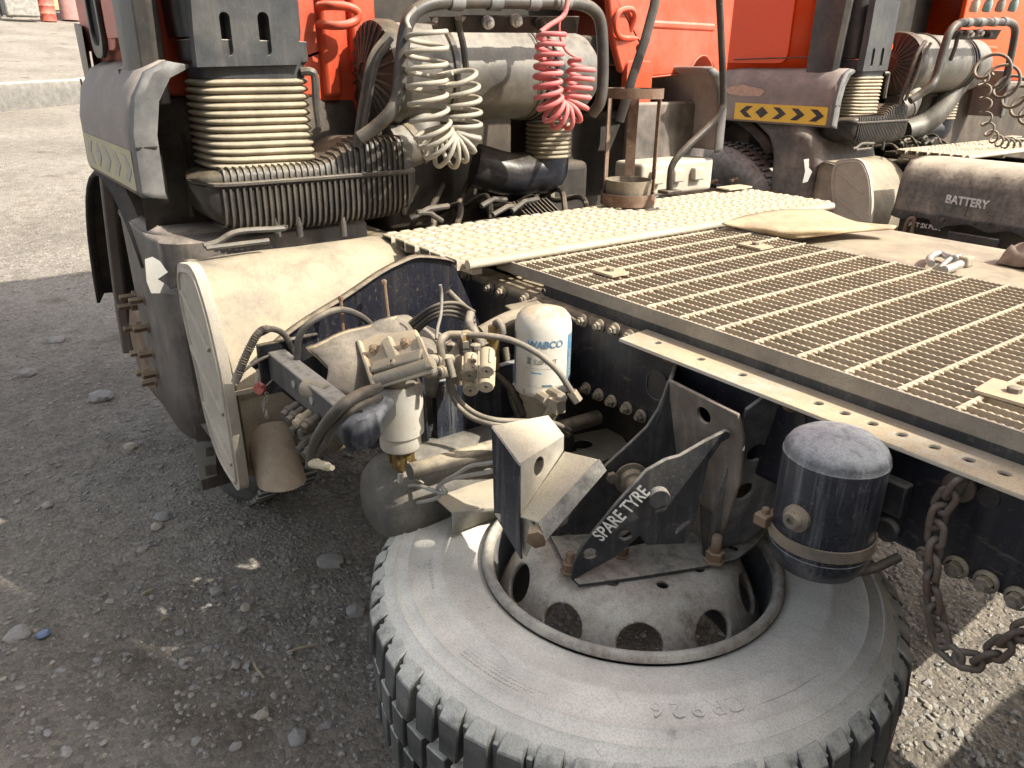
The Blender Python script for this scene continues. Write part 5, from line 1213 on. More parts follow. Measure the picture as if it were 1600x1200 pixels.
# fine raised mould lines of small print and quarter seams
bm = new_bm()
rnp = random.Random(3)
for i in range(9):
    rr2 = .398+.0075*i; t = ca_-.66; e_ = t+.40-.06*(i % 3)
    while t < e_:
        w_ = rnp.uniform(.004, .022); a2 = t+w_
        blk(bm, t, a2, rr2, rr2+.0035, .0095, .0163-.00052*i); t = a2+rnp.uniform(.003, .009)
for v in bm.verts: v.co += V(WC.x, WC.y, WZ)
for a0 in (ca_-.05, ca_+.75, ca_-.85, ca_+1.6): tube(bm, [V(WC.x+rr2*math.cos(a0), WC.y+rr2*math.sin(a0), WZ+z2) for rr2, z2 in ((.345, .009), (.40, .0155), (.45, .012), (.50, .004))], .0007, 4)
for rr2, a0, a1 in ((.385, .55, .85), (.445, .55, .85)): tube(bm, [V(WC.x+rr2*math.cos(ca_+a0+(a1-a0)*j/8), WC.y+rr2*math.sin(ca_+a0+(a1-a0)*j/8), WZ+.0135) for j in range(9)], .0008, 4)
part('sidewall_print', bm, tyrem, ty, kind='stuff')
# rim
bm = new_bm(); lathe(bm, [(RR-.012, .004), (RR-.016, -.002), (RR-.024, -.05), (RR-.028, -.11), (RR-.034, -.20), (RR-.05, -.26)], V(WC.x, WC.y, WZ), (0, 0, 1), 96, cap=False)
rim = part('rim', bm, rimdark, SW, sm=50, solid=.004)
bm = new_bm(); lathe(bm, [(RR+.007, .004), (RR+.004, .0165), (RR-.004, .0205), (RR-.010, .0175), (RR-.014, .010), (RR-.018, -.004), (RR-.013, -.004), (RR-.006, .006)], V(WC.x, WC.y, WZ), (0, 0, 1), 96, cap=False); part('rim_lip', bm, rimm, rim, sm=60)
# disc with hand holes
dprof = catmull([V(.075, 0, .042), V(.13, 0, .044), V(.175, 0, .043), V(.200, 0, .037), V(.222, 0, .018), V(.243, 0, -.015), V(.260, 0, -.050), V(.275, 0, -.085), V(.287, 0, -.110)], 7)
S_ = [0]
for i in range(1, len(dprof)): S_.append(S_[-1]+(dprof[i]-dprof[i-1]).length)
def dpt(s, a):
    j = 0
    while j < len(S_)-2 and S_[j+1] < s: j += 1
    t = (s-S_[j])/(S_[j+1]-S_[j]); p = dprof[j].lerp(dprof[j+1], t); return V(WC.x+p.x*math.cos(a), WC.y+p.x*math.sin(a), WZ+p.z)
na, ns = 240, 56; nh = 10; sh0 = S_[-1]*.665; hr1, hr2 = .044, .040; a_off = ca_+.13
sb0 = .082; rb = .0125   # stud holes on flat
def pushout(s, a):
    for (sc_, n_h, ru, rv, off) in ((sh0, nh, hr1, hr2, a_off), (sb0, 10, rb, rb, a_off+math.pi/10)):
        k = round((a-off)/(2*math.pi/n_h)); ac = off+k*2*math.pi/n_h
        rad = (dpt(sc_, 0)-V(WC.x, WC.y, 0)); rad = V(rad.x, rad.y).length
        du = (a-ac)*rad/ru; dv = (s-sc_)/rv; l = math.hypot(du, dv)
        if l < 1: return l, sc_+dv/max(l, 1e-4)*rv, ac+du/max(l, 1e-4)*ru/rad
    return 9, s, a
bm = new_bm(); G = []; inside = []
for j in range(ns+1):
    row = []; ri = []
    for i in range(na):
        s = S_[-1]*j/ns; a = 2*math.pi*i/na; l, s2, a2 = pushout(s, a)
        row.append([bm.verts.new(dpt(s2, a2)), l]); 
    G.append(row)
for j in range(ns):
    for i in range(na):
        q4 = [G[j][i], G[j][(i+1) % na], G[j+1][(i+1) % na], G[j+1][i]]
        if all(q[1] < 1 for q in q4): continue
        try: bm.faces.new([q[0] for q in q4])
        except ValueError: pass
for v in [v for v in bm.verts if not v.link_faces]: bm.verts.remove(v)
part('disc', bm, rimm, rim, sm=60, solid=.010, label='rusty beige wheel disc with round hand holes')
bm = new_bm(); tube(bm, [at(1036, 1022, z=WZ-.06), at(1036, 1012, z=WZ-.03)], .004, 8); part('valve_stem', bm, boltm, rim)
# ------------------------------------------------------------------ spare wheel carrier
SC = new_bm()
BZ = WZ+.052   # base plate lies on disc
bp3 = [at(*p, z=BZ) for p in ((858, 838), (893, 906), (905, 918), (1000, 905), (1095, 890), (1150, 878), (1180, 855), (1205, 825), (1218, 795), (1200, 740), (1010, 760))]
wh = [at(1145, 861, z=BZ), at(1136, 833, z=BZ)]
plate(SC, (0, 0, BZ), (1, 0, 0), (0, 1, 0), [(p.x, p.y) for p in bp3], [circ((wh[0].x, wh[0].y), .011, 14, .008), [(p.x, p.y) for p in (at(940, 868, z=BZ), at(1075, 838, z=BZ), at(1040, 815, z=BZ), at(1000, 822, z=BZ))]], .008)
car = part('wheel_carrier', SC, navy2, T1, bevel=.0015, label='navy steel spare wheel carrier bracket reading SPARE TYRE')
# pillar: outer face, left and right cheeks
ytop = -1.075
o1, o2 = at(1044, 594, z=1.03), at(1166, 641, z=1.03)
rl, rr_ = V(1.00, YR-.01, 1.035), V(.775, YR-.01, 1.035)
b1 = at(1000, 770, z=BZ+.008); b2 = at(1112, 862, z=BZ+.008)
mid1 = at(1020, 658, y=-1.06); mid2 = at(1150, 690, y=-1.055); lo2 = at(1122, 770, y=-1.035); lo1 = at(985, 700, y=-1.04)
def curved_face():
    bm = new_bm(); rows = []
    L = catmull([rl, o1.lerp(rl, .25), o1, ], 4); 
    Ltop = [rl, o1+V(.004, -.010, 0), o1, o1.lerp(o2, .33), o1.lerp(o2, .66), o2, o2+V(-.006, -.012, 0), rr_]
    m1, m2 = mid1, mid2
    Lmid = [V(1.02, YR-.01, .93), m1+V(.006, -.012, 0), m1, m1.lerp(m2, .33), m1.lerp(m2, .66), m2, m2+V(-.008, -.014, 0), V(.745, YR-.01, .93)]
    l1, l2 = lo1, lo2
    Llow = [V(1.06, YR-.01, .86), l1+V(.006, -.012, 0), l1, l1.lerp(l2, .33), l1.lerp(l2, .66), l2, l2+V(-.008, -.014, 0), V(.73, YR-.01, .80)]
    Lb = [V(1.08, YR-.01, BZ+.01), b1+V(.006, -.012, 0), b1, b1.lerp(b2, .33), b1.lerp(b2, .66), b2, b2+V(-.01, -.016, 0), at(1205, 815, z=BZ+.008)]
    return [Ltop, Lmid, Llow, Lb]
lev = curved_face()
# left cheek and right cheek with holes as plates, outer face as plate with hole
bm = new_bm(); ofc = [lev[0][2], lev[0][5], lev[1][5], lev[2][5], lev[3][5], lev[3][2], lev[2][2], lev[1][2]]
of_n = [ofc[0], ofc[1], ofc[2], ofc[3], ofc[4], ofc[5], ofc[6], ofc[7]]
hcen = at(1088, 655, y=-1.06)
plate3(bm, of_n, [(hcen, .017)], .008); pf_ = part('pillar_face', bm, M_('carrier_face', (.10, .085, .07), .55, film=.26, up=.7, dust=(.40, .33, .26), streak=.30, rust=.2), car, bevel=.002)
def proj(p, a, b, c):   # drop p onto plane abc along the view ray
    n = (b-a).cross(c-a); v = (p-CAM); t = n.dot(a-CAM)/n.dot(v); return CAM+v*t
a_, b_, c_ = lev[0][5], V(.745, YR-.005, .95), lev[3][5]
rc = [proj(at(px, py, x=.7), a_, b_, c_) for px, py in ((1167, 641), (1207, 612), (1236, 640), (1230, 720), (1216, 800), (1170, 845), (1113, 862), (1122, 770), (1150, 695))]
h1_, h2_ = proj(at(1182, 708, x=.7), a_, b_, c_), proj(at(1163, 768, x=.7), a_, b_, c_)
bm = new_bm(); plate3(bm, rc, [(h1_, (.020, .020)), (h2_, (.021, .021))], .008); part('pillar_cheek', bm, M_('carrier_cheek', (.018, .021, .032), .4, film=.30, up=.7, dust=(.36, .33, .29), streak=.25, splat=.15), car, bevel=.002)
bm = new_bm(); plate3(bm, [lev[0][2], lev[1][2], lev[2][2], lev[3][2], V(1.08, YR-.01, BZ+.01), V(1.06, YR-.01, .86), V(1.02, YR-.01, .93), rl], [], .008); part('pillar_cheek', bm, navy2, car, bevel=.002)
# two arm plates
def arm_plate(pxs, depth_pts, holes, nm='arm_plate', mt=navy2, t=.009):
    (a3, b3, c3) = depth_pts
    pts = [proj(at(px, py, x=.9), a3, b3, c3) for px, py in pxs]; hs = [(proj(at(px, py, x=.9), a3, b3, c3), r) for px, py, r in holes]
    bm = new_bm(); plate3(bm, pts, hs, t); return part(nm, bm, mt, car, bevel=.0025)
tipF = at(893, 905, z=BZ+.008); endF = at(1140, 672, y=-1.062); upF = at(985, 905, z=BZ+.10)
F3 = (tipF, endF, V(tipF.x+.0, tipF.y, tipF.z+.3))
ap = arm_plate([(893, 908), (896, 880), (908, 855), (960, 790), (1010, 735), (1040, 718), (1062, 712), (1100, 690), (1135, 672), (1142, 676), (1141, 684), (1128, 692), (1108, 720), (1098, 765), (1086, 815), (1070, 850), (1010, 852), (1000, 838), (960, 872)], F3, [(922, 865, (.011, .012)), (977, 836, (.010, .012))])
tb_ = at(858, 838, z=BZ+.008); B3 = (tb_, o1+V(0, -.002, 0), tb_+V(0, 0, .3))
arm_plate([(858, 838), (860, 822), (872, 806), (930, 742), (985, 692), (1010, 668), (1028, 640), (1038, 615), (1044, 596), (1062, 604), (1066, 660), (1055, 720), (1035, 760), (1000, 795), (940, 838), (905, 868), (893, 880)], B3, [(887, 840, (.010, .012))])
nF = (F3[1]-F3[0]).cross(F3[2]-F3[0]).normalized()
if nF.dot(CAM-tipF) < 0: nF = -nF
bc = proj(at(1028, 775, x=.9), *F3); bm = new_bm(); lathe(bm, [(.021, 0), (.021, .012), (.019, .014), (.0001, .0145)], bc, nF, 32, cap=False); part('pivot_boss', bm, navy2, car)
pc = proj(at(985, 745, x=.9), *B3); bm = new_bm(); lathe(bm, [(.036, .006), (.036, .012), (.026, .013), (.026, .03), (.019, .032), (.019, .075), (.0001, .075)], pc, nF, 32, cap=False); part('pivot_tube', bm, boltm, car)
bm = new_bm(); lathe(bm, [(.030, -.06), (.030, -.002), (.0001, .0)], pc, nF, 28, cap=False); part('pivot_sleeve', bm, tanshade, car)
bm = new_bm(); lathe(bm, [(.012, 0), (.012, .012), (.0001, .013)], proj(at(955, 742, x=.9), *B3)+nF*.006, nF, 6, cap=False); part('pivot_nut', bm, boltm, car)
# SPARE TYRE lettering along the arm
t0, t1 = proj(at(934, 838, x=.9), *F3), proj(at(1010, 762, x=.9), *F3)
tx = (t1-t0).normalized(); tyv = nF.cross(tx); me = text_mesh('SPARE TYRE', .040, 'spare_tyre_lettering', .0004, .62, .0005)
wx = max(v.co.x for v in me.vertices)-min(v.co.x for v in me.vertices); sc_ = (t1-t0).length/wx
me.materials.append(whitep)
Mx = Matrix((tx, tyv, nF)).transposed().to_4x4(); Mx.translation = (t0+t1)/2+nF*.0105+tyv*.004
o = link('spare_tyre_lettering', me, car, None, Mx @ Matrix.Diagonal((sc_, max(sc_, .85), 1, 1))); o['label'] = 'white stencilled words SPARE TYRE'
# weld gusset at right foot, studs and nuts
bm = new_bm(); g3 = [at(1100, 870, z=BZ+.008), at(1098, 790, z=BZ+.12), at(1112, 800, z=BZ+.10), at(1108, 872, z=BZ+.008)]; plate3(bm, g3, [], .006); part('gusset', bm, navy2, car)
def stud(px, py, h=.055, r=.011):
    b = at(px, py, z=BZ+.008); bm = new_bm(); lathe(bm, [(r*2.1, 0), (r*2.1, .004), (r*1.75, .005), (r*1.75, .022), (r*1.5, .024)], b, (0, 0, 1), 6); part('stud_nut', bm, boltr, car)
    bm = new_bm(); lathe(bm, [(r, .02), (r, h-.004), (r*.75, h), (.0001, h)], b, (0, 0, 1), 14, cap=False); part('stud', bm, rustm, car)
stud(1116, 876, .060, .0105); stud(890, 893, .045, .009)
stud(971, 868, .02, .008)
# ------------------------------------------------------------------ air tank with strap
AYc = -1.045; ac_ = at(1293, 780, y=AYc); ar = 77*((ac_-CAM).dot(_f))/F_PX
def az(py): return at(1293, py, y=AYc).z-ac_.z
bm = new_bm(); ht, hb_ = az(668)-.0, az(893)
lathe(bm, [(.0001, ht+.004), (ar*.4, ht+.001), (ar*.72, ht-.007), (ar*.90, ht-.017), (ar*.985, ht-.028), (ar*1.0, ht-.036), (ar*1.012, ht-.037), (ar*1.012, ht-.042), (ar, ht-.043), (ar, hb_+.050), (ar*1.01, hb_+.049), (ar*1.01, hb_+.044), (ar*.97, hb_+.032), (ar*.86, hb_+.012), (ar*.6, hb_), (.0001, hb_-.004)], ac_, (0, 0, 1), 64, cap=False)
atk = part('upright_air_tank', bm, tankm, T1, label='glossy navy upright air tank with dusty domed top and strap')
tilt = V(.02, -.015, 1).normalized(); sh_ = az(833)
bm = new_bm(); lathe(bm, [(ar+.001, -.010), (ar+.004, -.010), (ar+.004, .010), (ar+.001, .010)], ac_+V(0, 0, sh_), tilt, 64, cap=False); part('strap', bm, strapm, atk)
bp_ = at(1243, 803, y=AYc+ar*.98); fd = (CAM-ac_); fd.z = 0; fd.normalize(); fd = (Matrix.Rotation(R(-28), 3, 'Z') @ fd)
pb = ac_+fd*ar*.98; pb.z = bp_.z-.004
bm = new_bm(); lathe(bm, [(.022, -.004), (.022, .008), (.018, .010), (.015, .012), (.015, .018), (.012, .021), (.006, .021), (.006, .015), (.0001, .015)], pb, fd, 24, cap=False); part('port_plug', bm, boltm, atk)
sp = ac_+(Matrix.Rotation(R(-74), 3, 'Z') @ (CAM-ac_).xy.to_3d().normalized())*(ar+.012); sp.z = ac_.z+sh_+.012
bm = new_bm(); box(bm, sp, (.024, .030, .020)); tube(bm, [sp+V(0, 0, -.014), sp+V(0, 0, .02)], .007, 8); part('strap_clamp', bm, boltr, atk, bevel=.004)
bm = new_bm(); box(bm, (ac_.x-.02, YR+.012, ac_.z), (.12, .024, .06)); part('tank_bracket', bm, navy2, atk, bevel=.004)
hz('tank_pipe', [at(1330, 895, y=-1.06), at(1365, 888, y=-1.10), at(1405, 870, y=-1.14)], .008, rubber)
# ------------------------------------------------------------------ chain hanging from the rail
cl = [(1493, 762), (1475, 785), (1465, 810), (1462, 835), (1460, 860), (1457, 885), (1455, 910), (1458, 935), (1462, 960), (1467, 985), (1474, 1008), (1490, 1024), (1512, 1032), (1535, 1030), (1556, 1018), (1574, 1002), (1592, 990), (1612, 982)]
CP = [at(a, b, y=-1.125+(.02 if b < 900 else .015)) for a, b in cl]
chp = catmull(CP, 12); L = [0]
for i in range(1, len(chp)): L.append(L[-1]+(chp[i]-chp[i-1]).length)
CHN = root('chain', CP[0], 'rusty steel link chain hanging from the rail beside the upright air tank', 'chain')
pitch = .0290; lm = new_bm(); pts = []
for k in range(20):
    t = 2*math.pi*k/20; c_, s_ = math.cos(t), math.sin(t); pts.append(V(.0095*(1 if c_ > 0 else -1)+.0108*c_, .0122*s_, 0))
tube(lm, pts, .0054, 8, closed=True); lm = to_mesh(lm, 'chain_link', 80); lm.materials.append(rust2)
s = 0; k = 0; j = 0
while s < L[-1]:
    while j < len(L)-2 and L[j+1] < s: j += 1
    p = chp[j].lerp(chp[j+1], (s-L[j])/max(1e-9, L[j+1]-L[j])); t = (chp[j+1]-chp[j]).normalized()
    up = V(.3, 1, .1) if k % 2 else V(1, -.3, .25); sd = t.cross(up).normalized(); u2 = sd.cross(t)
    Mx = Matrix((t, sd, u2)).transposed().to_4x4(); Mx.translation = p
    link('chain_link', lm, CHN, None, Mx @ Matrix.Rotation(.25*math.sin(k*2.3), 4, 'X')); s += pitch; k += 1
p = at(1500, 760, y=YR+.004); bm = new_bm(); lathe(bm, [(.024, 0), (.024, .006), (.018, .010), (.013, .011), (.013, .026), (.008, .028), (.0001, .028)], p, (0, 1, 0), 24, cap=False); part('chain_anchor', bm, rust2, rail_l)
# ------------------------------------------------------------------ fire extinguisher cage on the deck
ec = at(980, 318, z=DZ+.008); EC = root('extinguisher_cage', ec, 'rusty open fire extinguisher cage standing on the walkway planks', 'cage')
er = 42*((ec-CAM).dot(_f))/F_PX
topz = at(988, 138, x=ec.x-.02).z; lean = V(.004, .0, 0)
def band(z0, z1, r, t, nm, mt, cx=ec.x, cy=ec.y):
    bm = new_bm(); lathe(bm, [(r, z0), (r, z1), (r-t, z1), (r-t, z0), (r, z0)], V(cx, cy, 0), (0, 0, 1), 40, cap=False); return part(nm, bm, mt, EC)
band(ec.z, ec.z+.040, er, .003, 'base_ring', rustm); band(topz-.032, topz, er+.002, .003, 'top_ring', rustm)
bm = new_bm(); lathe(bm, [(er-.02, ec.z+.002), (er-.014, ec.z+.085), (er-.017, ec.z+.085), (er-.022, ec.z+.006), (.0001, ec.z+.006)], V(ec.x, ec.y, 0), (0, 0, 1), 36, cap=False); part('inner_cup', bm, strapm, EC)
for a in (118, 238, -2):
    d_ = Matrix.Rotation(R(a), 3, 'Z') @ (CAM-ec).xy.to_3d().normalized(); s_ = V(-d_.y, d_.x, 0); c_ = V(ec.x, ec.y, 0)+d_*(er+.002)
    if a == -2: continue
    bm = new_bm(); bar(bm, c_+V(0, 0, ec.z+.002), c_+V(0, 0, topz-.002), .022, .005, d_); part('upright', bm, rustm, EC, bevel=.001)
d_ = -(CAM-ec).xy.to_3d().normalized(); c_ = V(ec.x, ec.y, 0)+d_*(er-.004); bm = new_bm(); bar(bm, c_+V(0, 0, ec.z+.002), c_+V(0, 0, topz-.002), .036, .005, d_); part('upright', bm, rustm, EC, bevel=.001)
# ------------------------------------------------------------------ handrail pole and stay
hz('handrail', [at(1112, -420, x=1.80), at(1118, -200, x=1.80), at(1122, -60, x=1.80), at(1124, 0, x=1.80), at(1127, 60, x=1.80), at(1130, 150, x=1.80), at(1126, 172, x=1.80), at(1110, 195, x=1.81), at(1075, 228, x=1.82), at(1052, 255, x=1.83), at(1047, 280, x=1.83), at(1046, 306, x=1.83)], .0115, blackpl, label='thin black bent handrail pole', n=12)
bm = new_bm(); p = at(1046, 302, x=1.83); box(bm, p+V(0, 0, .006), (.05, .07, .012)); part('handrail_foot', bm, blackpl, T1, bevel=.003)
bm = new_bm(); tube(bm, [at(1075, -330, x=2.02), at(1040, -100, x=2.02), at(1022, 10, x=2.02), at(1008, 62, x=2.02), at(988, 122, x=2.02), at(968, 190, x=2.05)], .016, 10, flat=.5); part('stay_bar', bm, greypl, T1)
# beige housing with connectors by the deck, right of the cage
bm = new_bm(); hb0 = at(1040, 285, x=2.25); box(bm, (2.22, -2.42, 1.19), (.16, .42, .13)); hs_ = part('side_housing', bm, tanshade, T1, bevel=.015, seg=3)
for k in range(3):
    bm = new_bm(); box(bm, (2.13, -2.28-.12*k, 1.20), (.03, .06, .05)); part('housing_lug', bm, tanshade, hs_, bevel=.006)
bm = new_bm(); box(bm, (2.30, -2.50, 1.34), (.05, .45, .26)); part('side_panel', bm, muddark, T1, bevel=.01)
# ------------------------------------------------------------------ right hand fuel tank, board and rag on it
tkp = [(-2.10, .55), (-2.085, .98), (-2.10, 1.04), (-2.14, 1.075), (-2.22, 1.085), (-2.60, 1.080), (-2.76, 1.06), (-2.83, 1.0), (-2.84, .6), (-2.76, .52)]
tkc = catmull([V(0, a, b) for a, b in tkp], 4, True); bm = new_bm()
rings = []
for (x, s) in ((1.50, .90), (1.485, .97), (1.46, 1.0), (.9, 1.0), (.5, 1.0), (.22, 1.0), (.20, .96)): rings.append([V(x, -2.39+(p.y+2.39)*s, .80+(p.z-.80)*s) for p in tkc])
loft(bm, rings); tk = part('right_fuel_tank', bm, tanpaint, T1, sm=50, label='tan dusted fuel tank on the far side of the grating')
bm = new_bm(); loft(bm, [[V(x, -2.39+(p.y+2.39)*s, .80+(p.z-.80)*s) for p in tkc] for x, s in ((-.50, .97), (-.52, 1.0), (-1.4, 1.0), (-1.42, .97))]); part('right_shade_box', bm, tanpaint, T1, sm=50)  # unseen box added so its shadow ends the sunlit ground patch
bm = new_bm()
tube(bm, [V(1.43, -2.39+(p.y+2.39)*1.004, .80+(p.z-.80)*1.004) for p in tkc], .006, 6, closed=True); part('tank_seam', bm, tanpaint, tk)
# cable fittings lying on the tank
for pts, r_ in (([(1455, 412), (1452, 405), (1460, 398), (1472, 397), (1482, 402)], .010), ([(1468, 420), (1480, 408), (1490, 402)], .007), ([(1475, 422), (1488, 418), (1500, 413)], .012), ([(1490, 405), (1500, 402), (1508, 404)], .012)):
    hz('filler_fitting', [at(a, b, z=1.105) for a, b in pts], r_, wirem, tk)
bm = new_bm(); box(bm, at(1508, 408, z=1.10), (.035, .04, .03)); part('filler_fitting', bm, castm, tk, bevel=.006)
# cardboard sheet
cg = [[(1128, 349), (1165, 338), (1215, 329), (1275, 328), (1290, 330)], [(1150, 356), (1190, 350), (1240, 345), (1300, 342), (1340, 348)], [(1185, 362), (1220, 362), (1275, 358), (1340, 352), (1396, 353)], [(1222, 369), (1250, 372), (1300, 366), (1350, 361), (1397, 357)]]
zs = [[1.145, 1.150, 1.155, 1.150, 1.14], [1.13, 1.145, 1.15, 1.135, 1.12], [1.125, 1.135, 1.14, 1.125, 1.125], [1.115, 1.115, 1.115, 1.115, 1.125]]
pts = [[at(*cg[i][j], z=zs[i][j]) for j in range(5)] for i in range(4)]
fine = [catmull(r_, 6) for r_ in pts]; cols = [catmull(list(c), 6) for c in zip(*fine)]
bm = new_bm(); loft(bm, cols, cap=False, closed=False)
cb_ = part('cardboard_sheet', bm, cardm, None, sm=60, solid=.006); tag(cb_, 'curled tan cardboard sheet lying on the far fuel tank beside the grating', 'cardboard')
for k in range(9):
    p = at(1252+k*7.2, 349+2.2*math.sin(k*1.9)-.4*k, z=1.1475-.0022*k); bm = new_bm()
    hose(bm, [p+V(.006*math.sin(k), .002*j, .0) + V(.012*math.sin(j*2.1+k), -.010*j, 0) for j in range(3)], .0016, 3, 5); part('handwriting', bm, blackp, cb_)
# rag
RG = new_bm(); rows = []
for i in range(26):
    row = []
    for j in range(22):
        u, v = i/25, j/21; p = V(.80+.26*(u-.5)*.8, -2.50-.20*(v-.5), 1.09)
        h = .085*math.sin(math.pi*min(1, v*1.1))**.6*math.sin(math.pi*u)**.5+.03*abs(mnoise.noise(V(u*5, v*5, 2)))+.022*abs(mnoise.noise(V(u*11, v*6, 5)))-.01
        p += V(.02*mnoise.noise(V(u*4, v*4, 9)), .02*mnoise.noise(V(u*4, v*4, 4)), max(.0, h)); row.append(p)
    rows.append(row)
loft(RG, rows, cap=False, closed=False)
rg = part('cloth_rag', RG, clothm, None, sm=180, solid=.004); tag(rg, 'crumpled brown cloth rag lying on the far fuel tank at right', 'rag')
# ------------------------------------------------------------------ second truck
OFF = V(.54, -3.87, 0)
T2.location = Vector(T1.location)+OFF
T2['label'] = 'second red truck parked behind, with yellow hazard sticker and battery cover'
def over(o, m_):
    if o.type == 'MESH' and o.material_slots:
        o.material_slots[0].link = 'OBJECT'; o.material_slots[0].material = m_
for ch in T2.children:
    b = ch.name.split('.')[0]
    if b in ('mud_flap', 'silencer'): ch.location += V(.10, 0, -.04)
    if b == 'mudguard': ch.location += V(.12, -.01, -.01)
    if b in ('front_wheel', 'wheel_hub'): ch.location += V(.20, .12, 0)
    if b == 'wheel_arch': ch.location += V(.20, -.05, .04)
    if b == 'front_bumper_corner': ch.location += V(.55, -.1, 0)
    if b in ('hose_gantry', 'air_cleaner', 'outlet_bellows', 'outlet_elbow', 'air_pipe', 'sensor_lead', 'intake_elbow', 'hose_clamp'):
        c_ = V(2.0, -.95, 1.36); ch.matrix_local = Matrix.Translation(-Vector(T1.location)) @ Matrix.Translation(c_+V(0, -.06, 0)) @ Matrix.Scale(1.28, 4) @ Matrix.Translation(-c_) @ Matrix.Translation(Vector(T1.location)) @ ch.matrix_local
    if b == 'door':
        over(ch, redvivid); ch['label'] = 'bright orange red cab door'
        for c2 in ch.children:
            if c2.name.startswith('access_panel'): over(c2, redvivid)
    if b == 'cab_shell':
        over(ch, redvivid)
        for c2 in ch.children: over(c2, redvivid) if not c2.name.startswith('floor') else None
    if b == 'side_fairing':
        for c2 in ch.children:
            if c2.name.startswith('hazard_sticker'):
                over(c2, yellowp); c2['label'] = 'yellow hazard sticker with black chevrons'
                for c3 in c2.children: over(c3, blackp)
        pp = [at(*p, y=-4.28) for p in ((1128, 138), (1160, 132), (1175, 136), (1190, 139), (1195, 143), (1188, 150), (1180, 152), (1162, 150), (1140, 147))]
        bm = new_bm(); plate3(bm, [V(p.x-OFF.x, -.412+.0, p.z) for p in pp], [], .0015)
        scr = part('scraped_patch', bm, M_('pinkish_primer', (.50, .34, .26), .7, film=.2, up=.2), ch)
for ch in list(T2.children):
    if ch.name.split('.')[0] in ('corner_deflector', 'mudguard'):
        for c2 in list(ch.children): bpy.data.objects.remove(c2)
        bpy.data.objects.remove(ch)
    elif ch.name.split('.')[0] == 'door':
        for c2 in list(ch.children):
            if c2.name.split('.')[0] in ('handle_recess', 'access_panel'):
                for c3 in list(c2.children): bpy.data.objects.remove(c3)
                bpy.data.objects.remove(c2)
T2o = Matrix.Translation(-Vector(T2.location))
def part2(name, bm, mat, label=None, **k): return part(name, bm, mat, T2, label=label, **k)
# door outline groove on truck 2's door
bm = new_bm(); tube(bm, [p for p in catmull([at(1146, 93, y=-4.352), at(1200, 91, y=-4.352), at(1262, 89, y=-4.352), at(1274, 84, y=-4.352), at(1278, 60, y=-4.352), at(1282, 0, y=-4.352), at(1284, -60, y=-4.352)], 6)], .0035, 6); part2('door_gap', bm, blackp)
bm = new_bm(); pl2 = catmull([V(3.10, -4.43, 0), V(3.02, -4.355, 0), V(2.90, -4.33, 0), V(2.78, -4.335, 0), V(2.72, -4.38, 0), V(2.71, -4.55, 0), V(2.71, -4.95, 0)], 4)
loft(bm, [[p+V(o_, 0, z) for p in pl2] for z, o_ in ((1.28, .20), (1.20, .08), (1.08, .02), (.8, 0), (.5, 0))], cap=False, closed=False); mg2 = part2('mudguard', bm, muddark, 'dusty grey mudguard behind the second truck front wheel', sm=60, solid=.01)
bm = new_bm(); plate3(bm, [at(*p, x=2.700) for p in ((1256, 249), (1264, 248), (1264, 262), (1269, 268), (1262, 284), (1254, 286), (1258, 268))], [], .002); part('torn_sticker', bm, whites, mg2)
# dark coiled hoses
bm = new_bm(); X2 = 2.28
coil(bm, [at(1542, 98, x=X2), at(1562, 118, x=X2), at(1580, 140, x=X2), at(1602, 165, x=X2), at(1630, 190, x=X2)], .085, 6.5, .010); coil(bm, [at(1536, 120, x=X2-.06), at(1540, 150, x=X2-.06), at(1541, 185, x=X2-.06), at(1550, 212, x=X2-.06), at(1570, 224, x=X2-.06), at(1600, 226, x=X2-.06), at(1640, 224, x=X2-.06)], .030, 15, .0065)
part2('coiled_air_hose', bm, coilg, 'dark coiled air hoses hanging on the second truck', sm=80)
for k, (px, m_) in enumerate(((1545, bluel), (1565, greyl), (1585, bluel), (1525, galv))):
    p = at(px, 4, x=2.36); bm = new_bm(); lathe(bm, [(.02, -.05), (.024, -.045), (.024, .0), (.018, .01), (.018, .05), (.0001, .055)], p, (-.2, .1, 1), 14, cap=False); part2('air_connector', bm, M_('connector_teal', (.10, .28, .30), .5, film=.2, up=.4) if m_ is bluel else m_)
bm = new_bm(); tube(bm, catmull([at(1412, 204, x=2.86), at(1438, 196, x=2.82), at(1462, 180, x=2.77), at(1485, 148, x=2.75), at(1508, 112, x=2.74), at(1522, 88, x=2.80)], 6), .072, 22); part2('intake_pipe', bm, acm, 'dull silver intake pipe rising to the air cleaner of the second truck', sm=60)
bm = new_bm(); box(bm, (2.95, -6.70, 1.18), (.08, 2.2, .66)); part2('side_panel', bm, brownmetal, bevel=.02)
bm = new_bm(); box(bm, (2.93, -7.10, 2.15), (.05, .85, 1.25)); part2('rear_wall_extension', bm, redvivid, bevel=.03, seg=3)
# battery box on truck 2
by0 = -4.42
def bq(px, py, y=by0): return at(px, py, y=y)
cov = [(1430, 268), (1425, 300), (1404, 332), (1452, 340), (1472, 354), (1483, 343), (1497, 336), (1506, 333), (1500, 356), (1540, 361), (1560, 353), (1600, 358), (1660, 366), (1664, 282)]
bm = new_bm(); zt2 = bq(1430, 268).z; zb2 = bq(1404, 332).z
xs2 = [bq(px, 300).x for px in range(1405, 1680, 9)]
rows = []
for i, x in enumerate(xs2):
    t = i/(len(xs2)-1); corr = .006*math.sin(i*1.15); low = zb2-.012*(1+math.sin(i*.8)) - (.03 if 7 < i < 10 else 0)
    rows.append([V(x, by0-.40, zt2+.055), V(x, by0-.20, zt2+.065), V(x, by0-.06, zt2+.050+corr*.4), V(x, by0-.015+corr*.5, zt2+.01), V(x, by0+.01+corr, zt2-.06), V(x, by0+.025+corr, zb2+.03), V(x, by0+.045+corr*.5, low)])
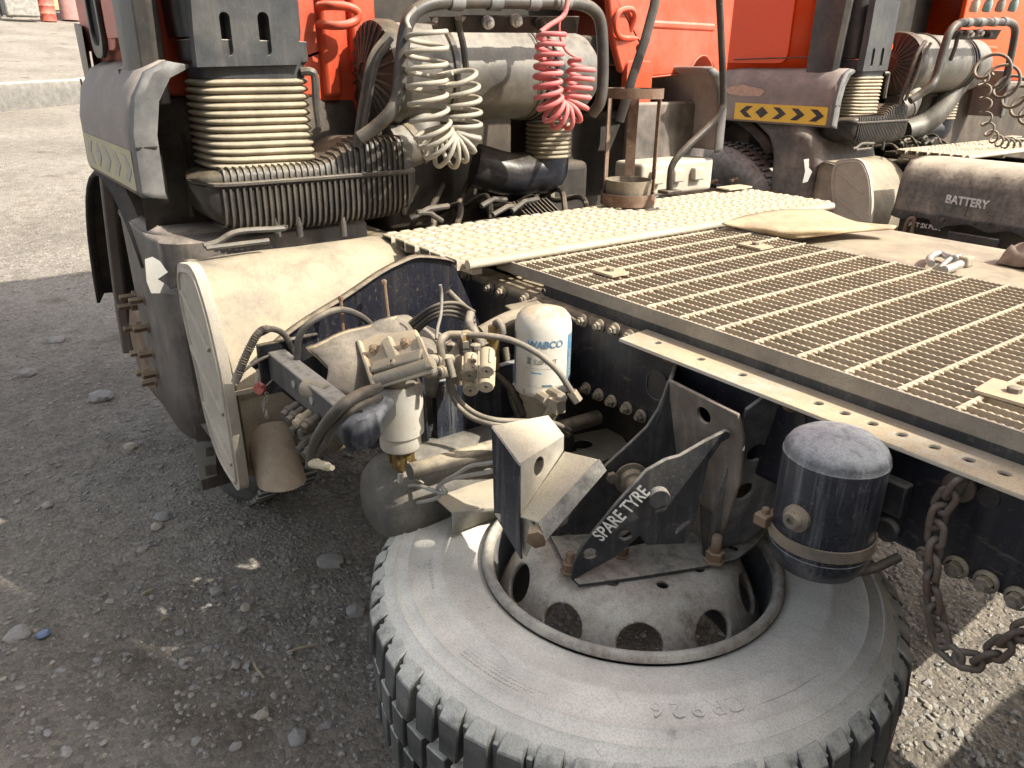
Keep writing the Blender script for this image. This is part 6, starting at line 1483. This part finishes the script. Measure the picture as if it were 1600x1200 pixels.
loft(bm, rows, cap=False, closed=False); bc_ = part2('battery_cover', bm, battm, 'black corrugated battery cover lettered BATTERY, torn at its lower edge', sm=50, solid=.006)
bm = new_bm(); box(bm, ((xs2[0]+xs2[-1])/2, by0-.22, zb2-.10), (abs(xs2[0]-xs2[-1])-.04, .40, .26)); part2('battery_box', bm, dark, bevel=.01)
bm = new_bm(); p = bq(1500, 372, by0+.02); box(bm, (p.x-.06, by0+.005, p.z-.01), (.26, .03, .07)); part2('battery_tray', bm, navy2, bevel=.004)
def side_text(s, px, py, size, sx, y, mt, par, nm, tilt_=0):
    p = at(px, py, y=y); me = text_mesh(s, size, nm, .0008, sx, .0018); me.materials.append(mt)
    Mx = Matrix(((-1, 0, 0, p.x-T2.location.x*0), (0, 0, 1, y), (0, 1, 0, p.z), (0, 0, 0, 1))) @ Matrix.Rotation(tilt_, 4, 'Z')
    o = link(nm, me, None, None, None); o.parent = par
    base = Vector((0, 0, 0)) if par.type == 'MESH' else -Vector(par.location)
    o.matrix_local = Matrix.Translation(base) @ Mx; return o
tx_ = side_text('BATTERY', 1510, 316, .060, .88, by0+.047, whitep, bc_, 'battery_lettering', -.02); tx_['label'] = 'worn white stencilled word BATTERY'
side_text('BATT 2X BOX', 1442, 353, .034, .9, by0+.012, whitep, T2, 'box_lettering')
bm = new_bm(); pts = [bq(1516, 282, by0+.03), bq(1521, 295, by0+.032), bq(1517, 310, by0+.036), bq(1512, 325, by0+.042), bq(1507, 338, by0+.05)]; tube(bm, pts, .0028, 5); part('cover_crack', bm, blackp, bc_)
for px, py in ((1472, 344), (1520, 348), (1543, 349)):
    bm = new_bm(); lathe(bm, [(.013, -.01), (.013, .012), (.0001, .016)], bq(px, py, by0+.055), (0, 1, 0), 12, cap=False); part('cover_clip', bm, greypl, bc_)
bm = new_bm(); hose(bm, [bq(1412, 365, by0+.05), bq(1418, 345, by0+.06), bq(1428, 342, by0+.06), bq(1424, 364, by0+.05)], .010, 4, 8); part2('box_latch', bm, rustm)
# ------------------------------------------------------------------ tidy: store nothing but the scene
